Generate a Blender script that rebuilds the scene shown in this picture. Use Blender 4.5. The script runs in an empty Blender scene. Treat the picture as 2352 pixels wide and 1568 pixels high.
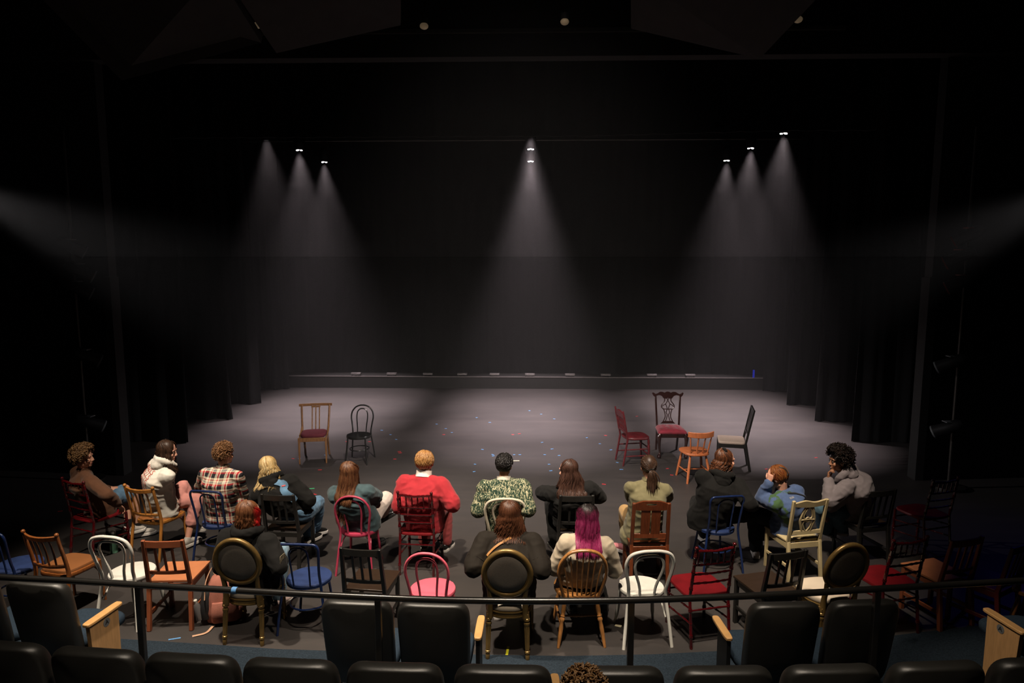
import bpy, math, random
from mathutils import Vector, Matrix, Euler, noise
from mathutils.bvhtree import BVHTree

SC = bpy.context.scene
COL = SC.collection
R = math.radians
V = Vector

# ------------------------------------------------------------------ camera
F, CAM_H = 1568.0, 3.4
PITCH = math.atan(194 / F)
YAW = math.atan(43 / F * math.cos(PITCH))
cam_d = bpy.data.cameras.new('camera')
cam_d.sensor_fit = 'HORIZONTAL'; cam_d.sensor_width = 36.0; cam_d.lens = F / 2352 * 36.0
cam_d.clip_end = 200
cam = bpy.data.objects.new('camera', cam_d)
COL.objects.link(cam)
cam.location = (0, 0, CAM_H)
cam.rotation_euler = (R(90) - PITCH, 0, YAW)
SC.camera = cam

def at(px, py, z=0.0):
    """Point of the place at height z that the photograph shows at pixel px, py."""
    cy, sy, cp, sp = math.cos(YAW), math.sin(YAW), math.cos(PITCH), math.sin(PITCH)
    f = V((-sy * cp, cy * cp, -sp)); r = V((cy, sy, 0)); u = V((-sy * sp, cy * sp, cp))
    d = f + r * ((px - 1176) / F) - u * ((py - 784) / F)
    t = (z - CAM_H) / d.z
    return V((t * d.x, t * d.y, z))

# ------------------------------------------------------------------ world, exposure
w = bpy.data.worlds.new('world'); SC.world = w; w.use_nodes = True
w.node_tree.nodes['Background'].inputs[0].default_value = (0.9, 0.95, 1.0, 1)
w.node_tree.nodes['Background'].inputs[1].default_value = 0.0012
SC.view_settings.view_transform = 'Standard'
SC.view_settings.look = 'None'
SC.view_settings.gamma = 1.0
SC.view_settings.exposure = 0.0
SC.view_settings.use_curve_mapping = False
cyc = SC.cycles
cyc.use_denoising = True
cyc.max_bounces = 4; cyc.diffuse_bounces = 1; cyc.glossy_bounces = 1
cyc.transmission_bounces = 4; cyc.transparent_max_bounces = 32; cyc.volume_bounces = 0
cyc.use_adaptive_sampling = True; cyc.adaptive_threshold = 0.03
cyc.caustics_reflective = False; cyc.caustics_refractive = False
cyc.sample_clamp_indirect = 3.0

# ------------------------------------------------------------------ stage lighting
def spot(name, loc, target, power, color, size_deg, blend, radius=0.08):
    d = bpy.data.lights.new(name, 'SPOT')
    d.energy = power; d.color = color; d.spot_size = R(size_deg); d.spot_blend = blend
    d.shadow_soft_size = radius
    o = bpy.data.objects.new(name, d); COL.objects.link(o)
    o.location = loc
    o.rotation_euler = (V(target) - V(loc)).to_track_quat('-Z', 'Y').to_euler()
    return o

STAGE_COL = (1.0, 0.83, 0.86)
STAGE_ROWS = ((13.2, 5.69), (15.0, 5.70), (16.5, 5.65))
STAGE_X = ((-5.02, -5.01, -4.92), (-0.01, -0.01, -0.01), (4.70, 4.66, 4.58))
WARM = (1.0, 0.855, 0.68)
for xi in range(3):
    for k, (yy, zz) in enumerate(STAGE_ROWS):
        x = STAGE_X[xi][k]
        spot('stage_spot', (x, yy, zz - 0.06), (x * 0.93, yy - 0.35, 0), (2900, 3300, 2700)[k] * (0.5 if (xi == 0 and k == 0) else 1),
             STAGE_COL, 50, 0.9, 0.07)
# front of house lamps above the rows of chairs, then fills added for the end panels
spot('house_or_fill_spot', (-2.6, 4.8, 7.6), (-2.2, 6.7, 0.4), 2900, WARM, 54, 0.6, 0.10)
spot('house_or_fill_spot', (0.8, 4.2, 7.6), (0.3, 7.2, 0.4), 2100, WARM, 52, 0.7, 0.10)
spot('house_or_fill_spot', (-6.0, 4.2, 6.6), (-3.6, 6.8, 0.6), 700, WARM, 46, 0.8, 0.10)
spot('house_or_fill_spot', (1.2, 4.6, 7.6), (2.2, 7.3, 0.6), 1650, WARM, 31, 0.6, 0.10)
spot('house_or_fill_spot', (-0.1, 2.7, 7.9), (-0.2, 3.5, 1.2), 1300, WARM, 60, 0.9, 0.14)
spot('house_or_fill_spot', (-0.2, 4.4, 7.7), (0.0, 12.0, 0.2), 3800, (1.0, 0.87, 0.78), 60, 1.0, 0.12)
spot('house_or_fill_spot', (-1.6, 4.0, 7.6), (3.70, 5.15, 0.40), 1400, WARM, 11, 0.8, 0.10)  # added narrow fill, brightens the right end panel and the chairs beside it
spot('house_or_fill_spot', (1.2, 4.0, 7.6), (-3.4, 5.0, 0.4), 1000, WARM, 13, 0.8, 0.10)  # added narrow fill that lifts the left end panel
# box booms from both sides
spot('boom_spot', (-7.5, 8.75, 4.35), (1.0, 10.2, 0.3), 1700, (1.0, 0.93, 0.92), 38, 0.9, 0.10)
spot('boom_spot', (7.0, 8.75, 4.35), (-1.0, 10.2, 0.3), 1300, (1.0, 0.93, 0.92), 34, 0.9, 0.10)
# dim blue work light on the right hand side
spot('blue_spot', (6.8, 8.6, 3.0), (5.6, 7.6, 0), 12, (0.12, 0.10, 1.0), 80, 0.9, 0.15)

# ------------------------------------------------------------------ materials
MATS = {}
def mat(name, col, rough=0.5, metal=0.0, var=0.12, scale=8.0, bump=0.0, bscale=60.0, spec=0.5, coat=0.0, stretch=None, sheen=0.0, col2=None, emit=None):
    """Procedural Principled material: noise-varied base colour, optional noise bump."""
    if name in MATS: return MATS[name]
    m = bpy.data.materials.new(name); m.use_nodes = True
    nt = m.node_tree; b = nt.nodes['Principled BSDF']
    b.inputs['Roughness'].default_value = rough; b.inputs['Metallic'].default_value = metal
    b.inputs['Specular IOR Level'].default_value = spec
    b.inputs['Coat Weight'].default_value = coat
    b.inputs['Sheen Weight'].default_value = sheen
    tc = nt.nodes.new('ShaderNodeTexCoord'); mp = nt.nodes.new('ShaderNodeMapping')
    nt.links.new(tc.outputs['Object'], mp.inputs[0])
    if stretch: mp.inputs['Scale'].default_value = stretch
    n = nt.nodes.new('ShaderNodeTexNoise'); n.inputs['Scale'].default_value = scale; n.inputs['Detail'].default_value = 5
    nt.links.new(mp.outputs[0], n.inputs['Vector'])
    r = nt.nodes.new('ShaderNodeValToRGB')
    c2 = col2 if col2 else tuple(min(1, c * (1 + var)) for c in col)
    c1 = tuple(c * (1 - var) for c in col)
    r.color_ramp.elements[0].position = 0.3; r.color_ramp.elements[1].position = 0.7
    r.color_ramp.elements[0].color = (*c1, 1); r.color_ramp.elements[1].color = (*c2, 1)
    nt.links.new(n.outputs[0], r.inputs[0]); nt.links.new(r.outputs[0], b.inputs['Base Color'])
    if bump:
        n2 = nt.nodes.new('ShaderNodeTexNoise'); n2.inputs['Scale'].default_value = bscale; n2.inputs['Detail'].default_value = 4
        nt.links.new(mp.outputs[0], n2.inputs['Vector'])
        bp = nt.nodes.new('ShaderNodeBump'); bp.inputs['Strength'].default_value = bump; bp.inputs['Distance'].default_value = 0.01
        nt.links.new(n2.outputs[0], bp.inputs['Height']); nt.links.new(bp.outputs[0], b.inputs['Normal'])
    if emit:
        b.inputs['Emission Color'].default_value = (*emit[:3], 1); b.inputs['Emission Strength'].default_value = emit[3]
    MATS[name] = m
    return m

def wood(name, col, rough=0.35, var=0.28, coat=0.3, s=(14, 14, 1.6)):
    return mat(name, col, rough, 0, var, 5.0, 0.04, 30, 0.5, coat, s)

# ------------------------------------------------------------------ mesh helpers
def cr(pts, n=6, closed=False):
    """Catmull-Rom samples through pts."""
    P = [V(p) for p in pts]; out = []; N = len(P)
    rng = range(N) if closed else range(N - 1)
    for i in rng:
        if closed: p0, p1, p2, p3 = P[i - 1], P[i], P[(i + 1) % N], P[(i + 2) % N]
        else:
            p1, p2 = P[i], P[i + 1]
            p0 = P[i - 1] if i else p1 * 2 - p2
            p3 = P[i + 2] if i + 2 < N else p2 * 2 - p1
        for k in range(n):
            t = k / n
            out.append(0.5 * ((2 * p1) + (p2 - p0) * t + (2 * p0 - 5 * p1 + 4 * p2 - p3) * t * t + (3 * p1 - p0 - 3 * p2 + p3) * t ** 3))
    if not closed: out.append(P[-1])
    return out

class MB:
    def __init__(s): s.v = []; s.f = []; s.m = []; s.cur = 0
    def add(s, verts, faces):
        b = len(s.v); s.v.extend(V(p) for p in verts)
        for f in faces: s.f.append(tuple(b + i for i in f)); s.m.append(s.cur)
        return s
    def box(s, c, size, rot=None):
        hx, hy, hz = (k / 2 for k in size); M = rot.to_matrix() if isinstance(rot, Euler) else (rot or Matrix.Identity(3))
        p = [V(c) + M @ V((x, y, z)) for x in (-hx, hx) for y in (-hy, hy) for z in (-hz, hz)]
        return s.add(p, [(0, 1, 3, 2), (4, 6, 7, 5), (0, 4, 5, 1), (2, 3, 7, 6), (0, 2, 6, 4), (1, 5, 7, 3)])
    def bar(s, a, b, w, d, side=(1, 0, 0), taper=1.0):
        """Rectangular bar a to b; w along side, d across."""
        a, b = V(a), V(b); t = (b - a).normalized(); x = V(side); x = (x - t * x.dot(t)).normalized(); y = t.cross(x)
        p = []
        for q, k in ((a, 1.0), (b, taper)):
            p += [q - x * w / 2 * k - y * d / 2 * k, q + x * w / 2 * k - y * d / 2 * k, q + x * w / 2 * k + y * d / 2 * k, q - x * w / 2 * k + y * d / 2 * k]
        return s.add(p, [(3, 2, 1, 0), (4, 5, 6, 7), (0, 1, 5, 4), (1, 2, 6, 5), (2, 3, 7, 6), (3, 0, 4, 7)])
    def tube(s, pts, r, n=8, closed=False, flat=1.0, up=None):
        """Round (or flattened) tube along pts; r number or list; flat scales the second axis."""
        P = [V(p) for p in pts]; N = len(P)
        rr = r if isinstance(r, (list, tuple)) else [r] * N
        T = []
        for i in range(N):
            a = P[i - 1] if (i or closed) else P[0]; b = P[(i + 1) % N] if (i + 1 < N or closed) else P[-1]
            d = b - a; T.append(d.normalized() if d.length > 1e-9 else V((0, 0, 1)))
        x = V(up) if up else (V((1, 0, 0)) if abs(T[0].x) < 0.9 else V((0, 1, 0)))
        rings = []
        for i in range(N):
            if up: x = V(up)
            x = x - T[i] * x.dot(T[i])
            x = x.normalized() if x.length > 1e-6 else T[i].orthogonal().normalized()
            y = T[i].cross(x)
            rings.append([P[i] + x * (math.cos(2 * math.pi * k / n) * rr[i]) + y * (math.sin(2 * math.pi * k / n) * rr[i] * flat) for k in range(n)])
        return s.rings(rings, closed)
    def rings(s, rings, closed=False, cap=True):
        n = len(rings[0]); N = len(rings); f = []
        for i in range(N if closed else N - 1):
            j = (i + 1) % N
            for k in range(n):
                l = (k + 1) % n
                f.append((i * n + k, i * n + l, j * n + l, j * n + k))
        if cap and not closed:
            f.append(tuple(range(n - 1, -1, -1))); f.append(tuple((N - 1) * n + k for k in range(n)))
        return s.add([p for r in rings for p in r], f)
    def lathe(s, a, b, prof, n=12):
        """Turned piece from a to b; prof = [(t 0..1, radius)]."""
        a, b = V(a), V(b)
        t = (b - a).normalized(); x = t.orthogonal().normalized(); y = t.cross(x)
        return s.rings([[a.lerp(b, q) + (x * math.cos(2 * math.pi * k / n) + y * math.sin(2 * math.pi * k / n)) * r for k in range(n)] for q, r in prof])
    def ell(s, c, r, rot=None, nu=14, nv=9):
        M = rot.to_matrix() if isinstance(rot, Euler) else (rot or Matrix.Identity(3)); c = V(c)
        if not isinstance(r, (tuple, list)): r = (r, r, r)
        v = [c + M @ V((0, 0, -r[2]))]
        for j in range(1, nv):
            p = -math.pi / 2 + math.pi * j / nv
            for i in range(nu):
                q = 2 * math.pi * i / nu
                v.append(c + M @ V((math.cos(q) * math.cos(p) * r[0], math.sin(q) * math.cos(p) * r[1], math.sin(p) * r[2])))
        v.append(c + M @ V((0, 0, r[2]))); f = []
        for i in range(nu): f.append((0, 1 + (i + 1) % nu, 1 + i))
        for j in range(nv - 2):
            for i in range(nu):
                a = 1 + j * nu + i; b = 1 + j * nu + (i + 1) % nu
                f.append((a, b, b + nu, a + nu))
        L = len(v) - 1; o = 1 + (nv - 2) * nu
        for i in range(nu): f.append((L, o + i, o + (i + 1) % nu))
        return s.add(v, f)
    def cap(s, a, b, ra, rb, n=12):
        """Tapered capsule."""
        a, b = V(a), V(b); d = b - a; L = d.length
        t = d.normalized() if L > 1e-6 else V((0, 0, 1)); x = t.orthogonal().normalized(); y = t.cross(x); rings = []
        seq = [(a, ra, -k) for k in (1.45, 1.0, 0.5)] + [(a, ra, 0), (b, rb, 0)] + [(b, rb, k) for k in (0.5, 1.0, 1.45)]
        for c, r, ang in seq:
            rad = r * math.cos(ang); off = r * math.sin(ang)
            rings.append([c + t * off + (x * math.cos(2 * math.pi * k / n) + y * math.sin(2 * math.pi * k / n)) * rad for k in range(n)])
        return s.rings(rings)
    def prism(s, poly, o, u, v, th):
        """Polygon poly [(a,b)] in the plane o + a u + b v, extruded th along u x v, centred."""
        o, u, v = V(o), V(u), V(v); w = u.cross(v).normalized() * th / 2; n = len(poly)
        p = [o + u * a + v * b - w for a, b in poly] + [o + u * a + v * b + w for a, b in poly]
        return s.add(p, [tuple(range(n - 1, -1, -1)), tuple(range(n, 2 * n))] + [(i, (i + 1) % n, n + (i + 1) % n, n + i) for i in range(n)])
    def slab(s, outline, z0, z1, rnd=0.0):
        """Flat slab with the given xy outline, rounded rim."""
        c = V((sum(p[0] for p in outline) / len(outline), sum(p[1] for p in outline) / len(outline)))
        lv = [(z0, 1)] if rnd <= 0 else [(z0, 1 - rnd), (z0 + (z1 - z0) * 0.25, 1)]
        lv += [(z1, 1)] if rnd <= 0 else [(z0 + (z1 - z0) * 0.7, 1), (z0 + (z1 - z0) * 0.93, 1 - rnd * 0.5), (z1, 1 - rnd * 1.8)]
        return s.rings([[V((c.x + (p[0] - c.x) * k, c.y + (p[1] - c.y) * k, z)) for p in outline] for z, k in lv])
    def mesh(s, name, mats, smooth=True, angle=40):
        me = bpy.data.meshes.new(name); me.from_pydata([tuple(p) for p in s.v], [], s.f)
        for m in (mats if isinstance(mats, (list, tuple)) else [mats]): me.materials.append(m)
        if max(s.m, default=0): me.polygons.foreach_set('material_index', s.m)
        if smooth:
            me.polygons.foreach_set('use_smooth', [True] * len(me.polygons)); me.set_sharp_from_angle(angle=R(angle))
        me.update(); return me
    def build(s, name, mats, parent=None, smooth=True, bevel=0.0, angle=40):
        o = bpy.data.objects.new(name, s.mesh(name, mats, smooth, angle)); COL.objects.link(o)
        if parent: o.parent = parent
        if bevel:
            b = o.modifiers.new('bevel', 'BEVEL'); b.width = bevel; b.segments = 2; b.limit_method = 'ANGLE'; b.angle_limit = R(40)
        return o

def tag(o, label, cat, group=None, kind=None):
    o['label'] = label; o['category'] = cat
    if group: o['group'] = group
    if kind: o['kind'] = kind
    return o
def struct(o): o['kind'] = 'structure'; return o
def empty(name, loc=(0, 0, 0), rz=0.0):
    o = bpy.data.objects.new(name, None); COL.objects.link(o); o.location = loc; o.rotation_euler = (0, 0, rz)
    o.empty_display_size = 0.1; return o
def circ(r, n=28, ry=None, c=(0, 0), p=2.0):
    ry = ry or r; out = []
    for k in range(n):
        a = 2 * math.pi * k / n; ca, sa = math.cos(a), math.sin(a)
        out.append((c[0] + r * math.copysign(abs(ca) ** (2 / p), ca), c[1] + ry * math.copysign(abs(sa) ** (2 / p), sa)))
    return out
def text_mesh(body, size, extrude=0.0):
    c = bpy.data.curves.new('lettering', 'FONT'); c.body = body; c.size = size; c.extrude = extrude
    c.align_x = 'CENTER'; c.align_y = 'CENTER'
    o = bpy.data.objects.new('lettering', c); COL.objects.link(o)
    me = bpy.data.meshes.new_from_object(o.evaluated_get(bpy.context.evaluated_depsgraph_get()))
    bpy.data.objects.remove(o); bpy.data.curves.remove(c); return me

# ================================================================== the setting
def floor_mat():
    m = mat('stage_floor', (0.034, 0.0295, 0.0285), 0.52, 0, 0.12, 1.2, 0.05, 120, 0.6)
    nt = m.node_tree; b = nt.nodes['Principled BSDF']
    base = b.inputs['Base Color'].links[0].from_socket
    tc = nt.nodes.new('ShaderNodeTexCoord')
    # faint scuffs
    n = nt.nodes.new('ShaderNodeTexNoise'); n.inputs['Scale'].default_value = 2.2; n.inputs['Detail'].default_value = 8; n.inputs['Roughness'].default_value = 0.75
    mp = nt.nodes.new('ShaderNodeMapping'); mp.inputs['Scale'].default_value = (0.45, 2.0, 1)
    nt.links.new(tc.outputs['Object'], mp.inputs[0]); nt.links.new(mp.outputs[0], n.inputs['Vector'])
    r = nt.nodes.new('ShaderNodeValToRGB'); r.color_ramp.elements[0].position = 0.45; r.color_ramp.elements[0].color = (1, 1, 1, 1)
    r.color_ramp.elements[1].position = 0.72; r.color_ramp.elements[1].color = (1.35, 1.3, 1.25, 1)
    mx = nt.nodes.new('ShaderNodeMix'); mx.data_type = 'RGBA'; mx.blend_type = 'MULTIPLY'; mx.inputs[0].default_value = 1
    nt.links.new(n.outputs[0], r.inputs[0]); nt.links.new(base, mx.inputs[6]); nt.links.new(r.outputs[0], mx.inputs[7])
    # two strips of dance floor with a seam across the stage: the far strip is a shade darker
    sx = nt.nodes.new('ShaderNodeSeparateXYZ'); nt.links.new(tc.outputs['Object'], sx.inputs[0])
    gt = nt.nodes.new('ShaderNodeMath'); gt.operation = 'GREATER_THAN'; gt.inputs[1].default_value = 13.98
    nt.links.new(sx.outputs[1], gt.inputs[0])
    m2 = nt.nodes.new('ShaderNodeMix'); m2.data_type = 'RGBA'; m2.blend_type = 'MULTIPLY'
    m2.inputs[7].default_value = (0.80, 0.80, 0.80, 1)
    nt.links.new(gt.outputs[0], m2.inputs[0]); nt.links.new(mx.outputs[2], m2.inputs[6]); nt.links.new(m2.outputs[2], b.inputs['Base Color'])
    return m
M_FLOOR = floor_mat()
M_BLACK = mat('black_paint', (0.012, 0.012, 0.012), 0.8, 0, 0.2, 3)
M_BLACKW = mat('dark_wall_paint', (0.009, 0.0075, 0.006), 0.8, 0, 0.3, 1.4)
M_CARPET = mat('blue_carpet', (0.021, 0.031, 0.043), 0.95, 0, 0.55, 26, 0.5, 160, 0.1, 0, (3, 9, 3))
M_VELOUR = mat('black_velour', (0.010, 0.010, 0.0105), 0.95, 0, 0.2, 30, 0.2, 200, 0.15, sheen=0.05)

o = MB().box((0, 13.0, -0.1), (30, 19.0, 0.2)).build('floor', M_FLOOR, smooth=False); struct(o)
# audience carpet, its edge curving with the rows
edge = [at(x, y).xy for x, y in ((0, 1448), (270, 1468), (480, 1481), (640, 1492), (850, 1499), (1010, 1503), (1300, 1508), (1500, 1504), (1660, 1496), (1860, 1480), (2060, 1460), (2352, 1425))]
edge = [V((-9, edge[0].y + 0.5))] + edge + [V((9, edge[-1].y + 0.9))]
poly = [(p.x, p.y) for p in edge]
mb = MB(); n = len(poly)
mb.add([(x, y, 0.008) for x, y in poly] + [(x, 3.0, 0.008) for x, y in poly] + [(x, y, -0.004) for x, y in poly],
       [(n + i, n + i + 1, i + 1, i) for i in range(n - 1)] + [(i, i + 1, 2 * n + i + 1, 2 * n + i) for i in range(n - 1)])
struct(mb.build('floor_carpet', M_CARPET, smooth=False))
# raised row behind the rail
def arc_y(x, y0, c=-0.1, rad=26.0): return y0 + rad - math.sqrt(rad * rad - (x - c) ** 2)
xs = [-8 + i * 0.5 for i in range(33)]
ring = []
mb = MB(); k = len(xs)
top = [V((x, arc_y(x, 4.10), 0.30)) for x in xs]
mb.add(top + [V((p.x, 1.2, 0.30)) for p in top] + [V((p.x, p.y, -0.02)) for p in top],
       [(k + i, k + i + 1, i + 1, i) for i in range(k - 1)] + [(i, i + 1, 2 * k + i + 1, 2 * k + i) for i in range(k - 1)])
struct(mb.build('floor_riser', mat('riser_paint', (0.12, 0.12, 0.12), 0.7), smooth=False))
struct(MB().box((0, 0.2, 0.3), (16, 3.4, 0.6)).build('floor_upper_riser', mat('riser_paint', (0.12, 0.12, 0.12), 0.7), smooth=False))

# walls, ceiling, proscenium
struct(MB().box((0, 18.75, 4), (30, 0.2, 8.4)).build('wall_back', M_BLACK, smooth=False))
struct(MB().box((-13.1, 11.0, 4), (0.2, 15.6, 8.4)).build('wall_left', M_BLACK, smooth=False))
struct(MB().box((13.1, 11.0, 4), (0.2, 15.6, 8.4)).build('wall_right', M_BLACK, smooth=False))
struct(MB().box((0, 9.0, 8.3), (27, 20, 0.2)).build('ceiling', M_BLACK, smooth=False))
struct(MB().box((-0.25, 10.42, 7.25), (26.5, 0.25, 1.95)).build('wall_proscenium_header', M_BLACKW, smooth=False))
struct(MB().box((-0.45, 10.27, 6.62), (9.8, 0.06, 0.05)).build('trim_header', mat('pale_trim', (0.05, 0.047, 0.042), 0.7), smooth=False))
M_PYLON = mat('grey_wall_paint', (0.010, 0.0095, 0.0095), 0.8, 0, 0.15, 3)
o = MB().box((-6.42, 10.3, 1.55), (0.12, 0.22, 3.1)).build('trim_proscenium_left', M_PYLON, smooth=False); struct(o)
o = MB().box((5.96, 10.4, 1.55), (0.12, 0.22, 3.1)).build('trim_proscenium_right', M_PYLON, smooth=False); struct(o)
struct(MB().box((-9.75, 10.5, 4.05), (6.5, 0.2, 8.3)).build('wall_proscenium_left', M_BLACK, smooth=False))
struct(MB().box((9.55, 10.6, 4.05), (7.0, 0.2, 8.3)).build('wall_proscenium_right', M_BLACK, smooth=False))

# upstage ledge with its pale nosing
o = MB().box((-0.15, 17.78, 0.15), (12.9, 0.62, 0.30)).build('trim_ledge', mat('ledge_paint', (0.012, 0.011, 0.0105), 0.7), smooth=False); struct(o)
MB().box((-0.15, 17.48, 0.308), (12.9, 0.03, 0.018)).build('nosing', mat('nosing_strip', (0.17, 0.15, 0.15), 0.6), o, smooth=False)

# curtains
def curtain(name, label, x0, x1, y, h, amp, wl, lean=0.0, seed=1, group=None):
    rnd = random.Random(seed); N = max(16, int(abs(x1 - x0) / 0.035)); zs = [0.0, 0.35, 0.9, 1.6, 2.6, 3.8, 5.2, h]
    ph = rnd.random() * 6; mb = MB(); front = []; back = []
    for z in zs:
        k = 0.55 + 0.45 * (1 - z / h)
        rowf, rowb = [], []
        for i in range(N + 1):
            t = i / N
            x = x0 + (x1 - x0) * t + lean * (z / h) * (1 - t)
            d = amp * k * (math.sin(2 * math.pi * x / wl + ph) + 0.5 * math.sin(2 * math.pi * x / (wl * 0.43) + ph * 2) + 0.35 * noise.noise(V((x * 2, z * 0.3, seed))))
            edge = 0.0235 * math.exp(-(i / 1.6) ** 2)
            rowf.append(V((x, y + d + edge, 0.012 + z + 0)))
            rowb.append(V((x, y + d + 0.05 - edge, rowf[-1].z)))
        front.append(rowf); back.append(rowb)
    rings = [f + b[::-1] for f, b in zip(front, back)]
    mb.rings(rings)
    o = mb.build(name, M_VELOUR, angle=80)
    return tag(o, label, 'curtain', group)
LEG = 'black wing curtains beside the stage'
for i, (x, y, lab) in enumerate(((-6.30, 12.15, 'front black wing curtain at stage left edge, nearest the brown sweater person'),
                                 (-6.26, 13.93, 'second black wing curtain from the front on the left side'),
                                 (-6.28, 15.43, 'third black wing curtain from the front on the left side'),
                                 (-6.25, 17.20, 'rearmost black wing curtain on the left, meeting the back ledge'))):
    curtain('wing_curtain', lab, x, -10.2, y, 7.2, 0.06, 0.55, (0, -0.38, -0.2, -0.1)[i], 3 + i, LEG)
for i, (x, y, lab) in enumerate(((5.95, 12.48, 'front black wing curtain on the right side, behind the grey hoodie person'),
                                 (5.92, 14.06, 'second black wing curtain from the front on the right side'),
                                 (5.91, 15.67, 'third black wing curtain from the front on the right side'),
                                 (5.93, 17.28, 'rearmost black wing curtain on the right, meeting the back ledge'))):
    curtain('wing_curtain', lab, x, 10.2, y, 7.2, 0.06, 0.55, (0.15, 0.22, 0.1, 0.0)[i], 13 + i, LEG)
o = curtain('backdrop_curtain', 'wide black backdrop curtain behind the ledge at the rear of stage', -7.2, 7.2, 18.25, 7.4, 0.05, 0.8, 0, 31)
mb = MB(); N = 200; rows = []
def border_bottom(x): return 5.575 + 0.075 * min(1, max(0, (x - 1.0) / 3.5))
for f in (0, 0.3, 1.0):
    fr = [V((-7.2 + 14.4 * i / N, 12.75 + 0.04 * math.sin(i * 0.9) + 0.02 * math.sin(i * 2.3), 0)) for i in range(N + 1)]
    for p in fr: p.z = border_bottom(p.x) + (8.21 - border_bottom(p.x)) * f
    rows.append(fr + [p + V((0, 0.05, 0)) for p in fr[::-1]])
mb.rings(rows); tag(mb.build('border_curtain', M_VELOUR, angle=80), 'black border curtain hung across the stage in front of the lamps', 'curtain')

# acoustic panels under the house ceiling
M_CLOUD = mat('grey_acoustic_panel', (0.055, 0.055, 0.056), 0.85, 0, 0.1, 5)
def atY(px, py, Y):
    cy, sy, cp, sp = math.cos(YAW), math.sin(YAW), math.cos(PITCH), math.sin(PITCH)
    d = V((-sy * cp, cy * cp, -sp)) + V((cy, sy, 0)) * ((px - 1176) / F) - V((-sy * sp, cy * sp, cp)) * ((py - 784) / F)
    t = Y / d.y; return V((t * d.x, Y, CAM_H + t * d.z))
def cloud(pix, lab):
    pts = [atY(*p) for p in pix]; n = len(pts); up = V((0, 0.06, 0.10))
    mb = MB().add(pts + [p + up for p in pts], [tuple(range(n)), tuple(range(2 * n - 1, n - 1, -1))] + [(i, n + i, n + (i + 1) % n, (i + 1) % n) for i in range(n)])
    return tag(mb.build('acoustic_panel', M_CLOUD, smooth=False), lab, 'panel', 'acoustic panels under the ceiling')
cloud([(40, -60, 7.4), (500, -60, 8.0), (600, 98, 9.0), (280, 185, 8.0)], 'dark grey angled ceiling panel at the far upper left corner')
cloud([(512, -60, 8.0), (920, -60, 8.4), (920, 58, 9.2), (635, 122, 9.2)], 'dark grey angled ceiling panel just left of the bulbs')
cloud([(1450, -60, 8.4), (1930, -60, 8.0), (1745, 135, 9.2), (1450, 66, 9.2)], 'dark grey angled ceiling panel at the upper right')
M_BULB = mat('frosted_bulb', (0.55, 0.42, 0.27), 0.4, 0, 0.1, 5, emit=(1.0, 0.72, 0.42, 0.05))
for px, py, Y, lab in ((592, 58, 9.3, 'small round house bulb between the two left ceiling panels'), (974, 60, 9.0, 'small round house bulb right of the left ceiling panels'),
                    (1297, 50, 9.0, 'small house bulb hanging on a thin rod near the middle'), (1833, 45, 8.9, 'small round house bulb below the right ceiling panel')):
    p = atY(px, py, Y)
    t = tag(empty('house_bulb', p), lab, 'lamp', 'house bulbs under the ceiling')
    MB().ell((0, 0, 0), (0.055, 0.055, 0.04)).build('bulb', M_BULB, t)
    MB().lathe((0, 0, 0.03), (0, 0, 0.10), [(0, 0.05), (1, 0.05)]).build('holder', M_BLACKW, t)
    MB().tube([(0, 0, 0.09), (0, 0, 8.2 - p.z)], 0.008, 6).build('rod', M_PYLON, t)

# overhead stage lamps and the pipes they hang on
M_CAN = mat('black_lamp_housing', (0.012, 0.012, 0.013), 0.5, 0.2, 0.1, 8)
M_LENS = mat('lit_lens', (0.8, 0.8, 0.8), 0.3, emit=(1.0, 0.93, 0.97, 14.0))
M_LENSD = mat('lamp_lens_ring', (0.3, 0.28, 0.28), 0.2, 0.6)
M_STEEL = mat('dark_steel', (0.06, 0.055, 0.05), 0.4, 0.8, 0.2, 6)
SIDE = ('left', 'middle', 'right'); DEP = ('front', 'second', 'rear')
for k, (yy, zz) in enumerate(STAGE_ROWS):
    tag(MB().tube([(-13.05, yy, zz + 0.48), (13.05, yy, zz + 0.48)], 0.026, 10).build('lighting_pipe', M_STEEL),
        '%s black lighting pipe across the stage ceiling' % ('frontmost', 'middle', 'rearmost')[k], 'pipe')
    for xi in range(3):
        t = tag(empty('stage_lamp', (STAGE_X[xi][k], yy, zz)), '%s stage lamp of the %s column of downlights' % (DEP[k], SIDE[xi]), 'stage lamp', 'overhead stage lamps')
        MB().lathe((0, 0, 0.0), (0, 0, 0.34), [(0, 0.095), (0.06, 0.10), (0.55, 0.10), (0.75, 0.085), (0.95, 0.06), (1, 0.03)], 18).build('housing', M_CAN, t)
        MB().tube([(-0.115, 0, 0.16), (-0.115, 0, 0.40), (-0.05, 0, 0.455), (0.05, 0, 0.455), (0.115, 0, 0.40), (0.115, 0, 0.16)], 0.008, 6, flat=2).build('yoke', M_CAN, t)
        ln = MB().lathe((0, 0, -0.012), (0, 0, 0.004), [(0, 0.082), (1, 0.086)], 18).build('lens', M_LENSD, t)
        for a in range(3):
            MB().ell((0.05 * math.cos(a * 2.1 + 0.5), 0.05 * math.sin(a * 2.1 + 0.5), -0.015), (0.026, 0.026, 0.010), nu=10, nv=6).build('emitter', M_LENS, ln)

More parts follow.
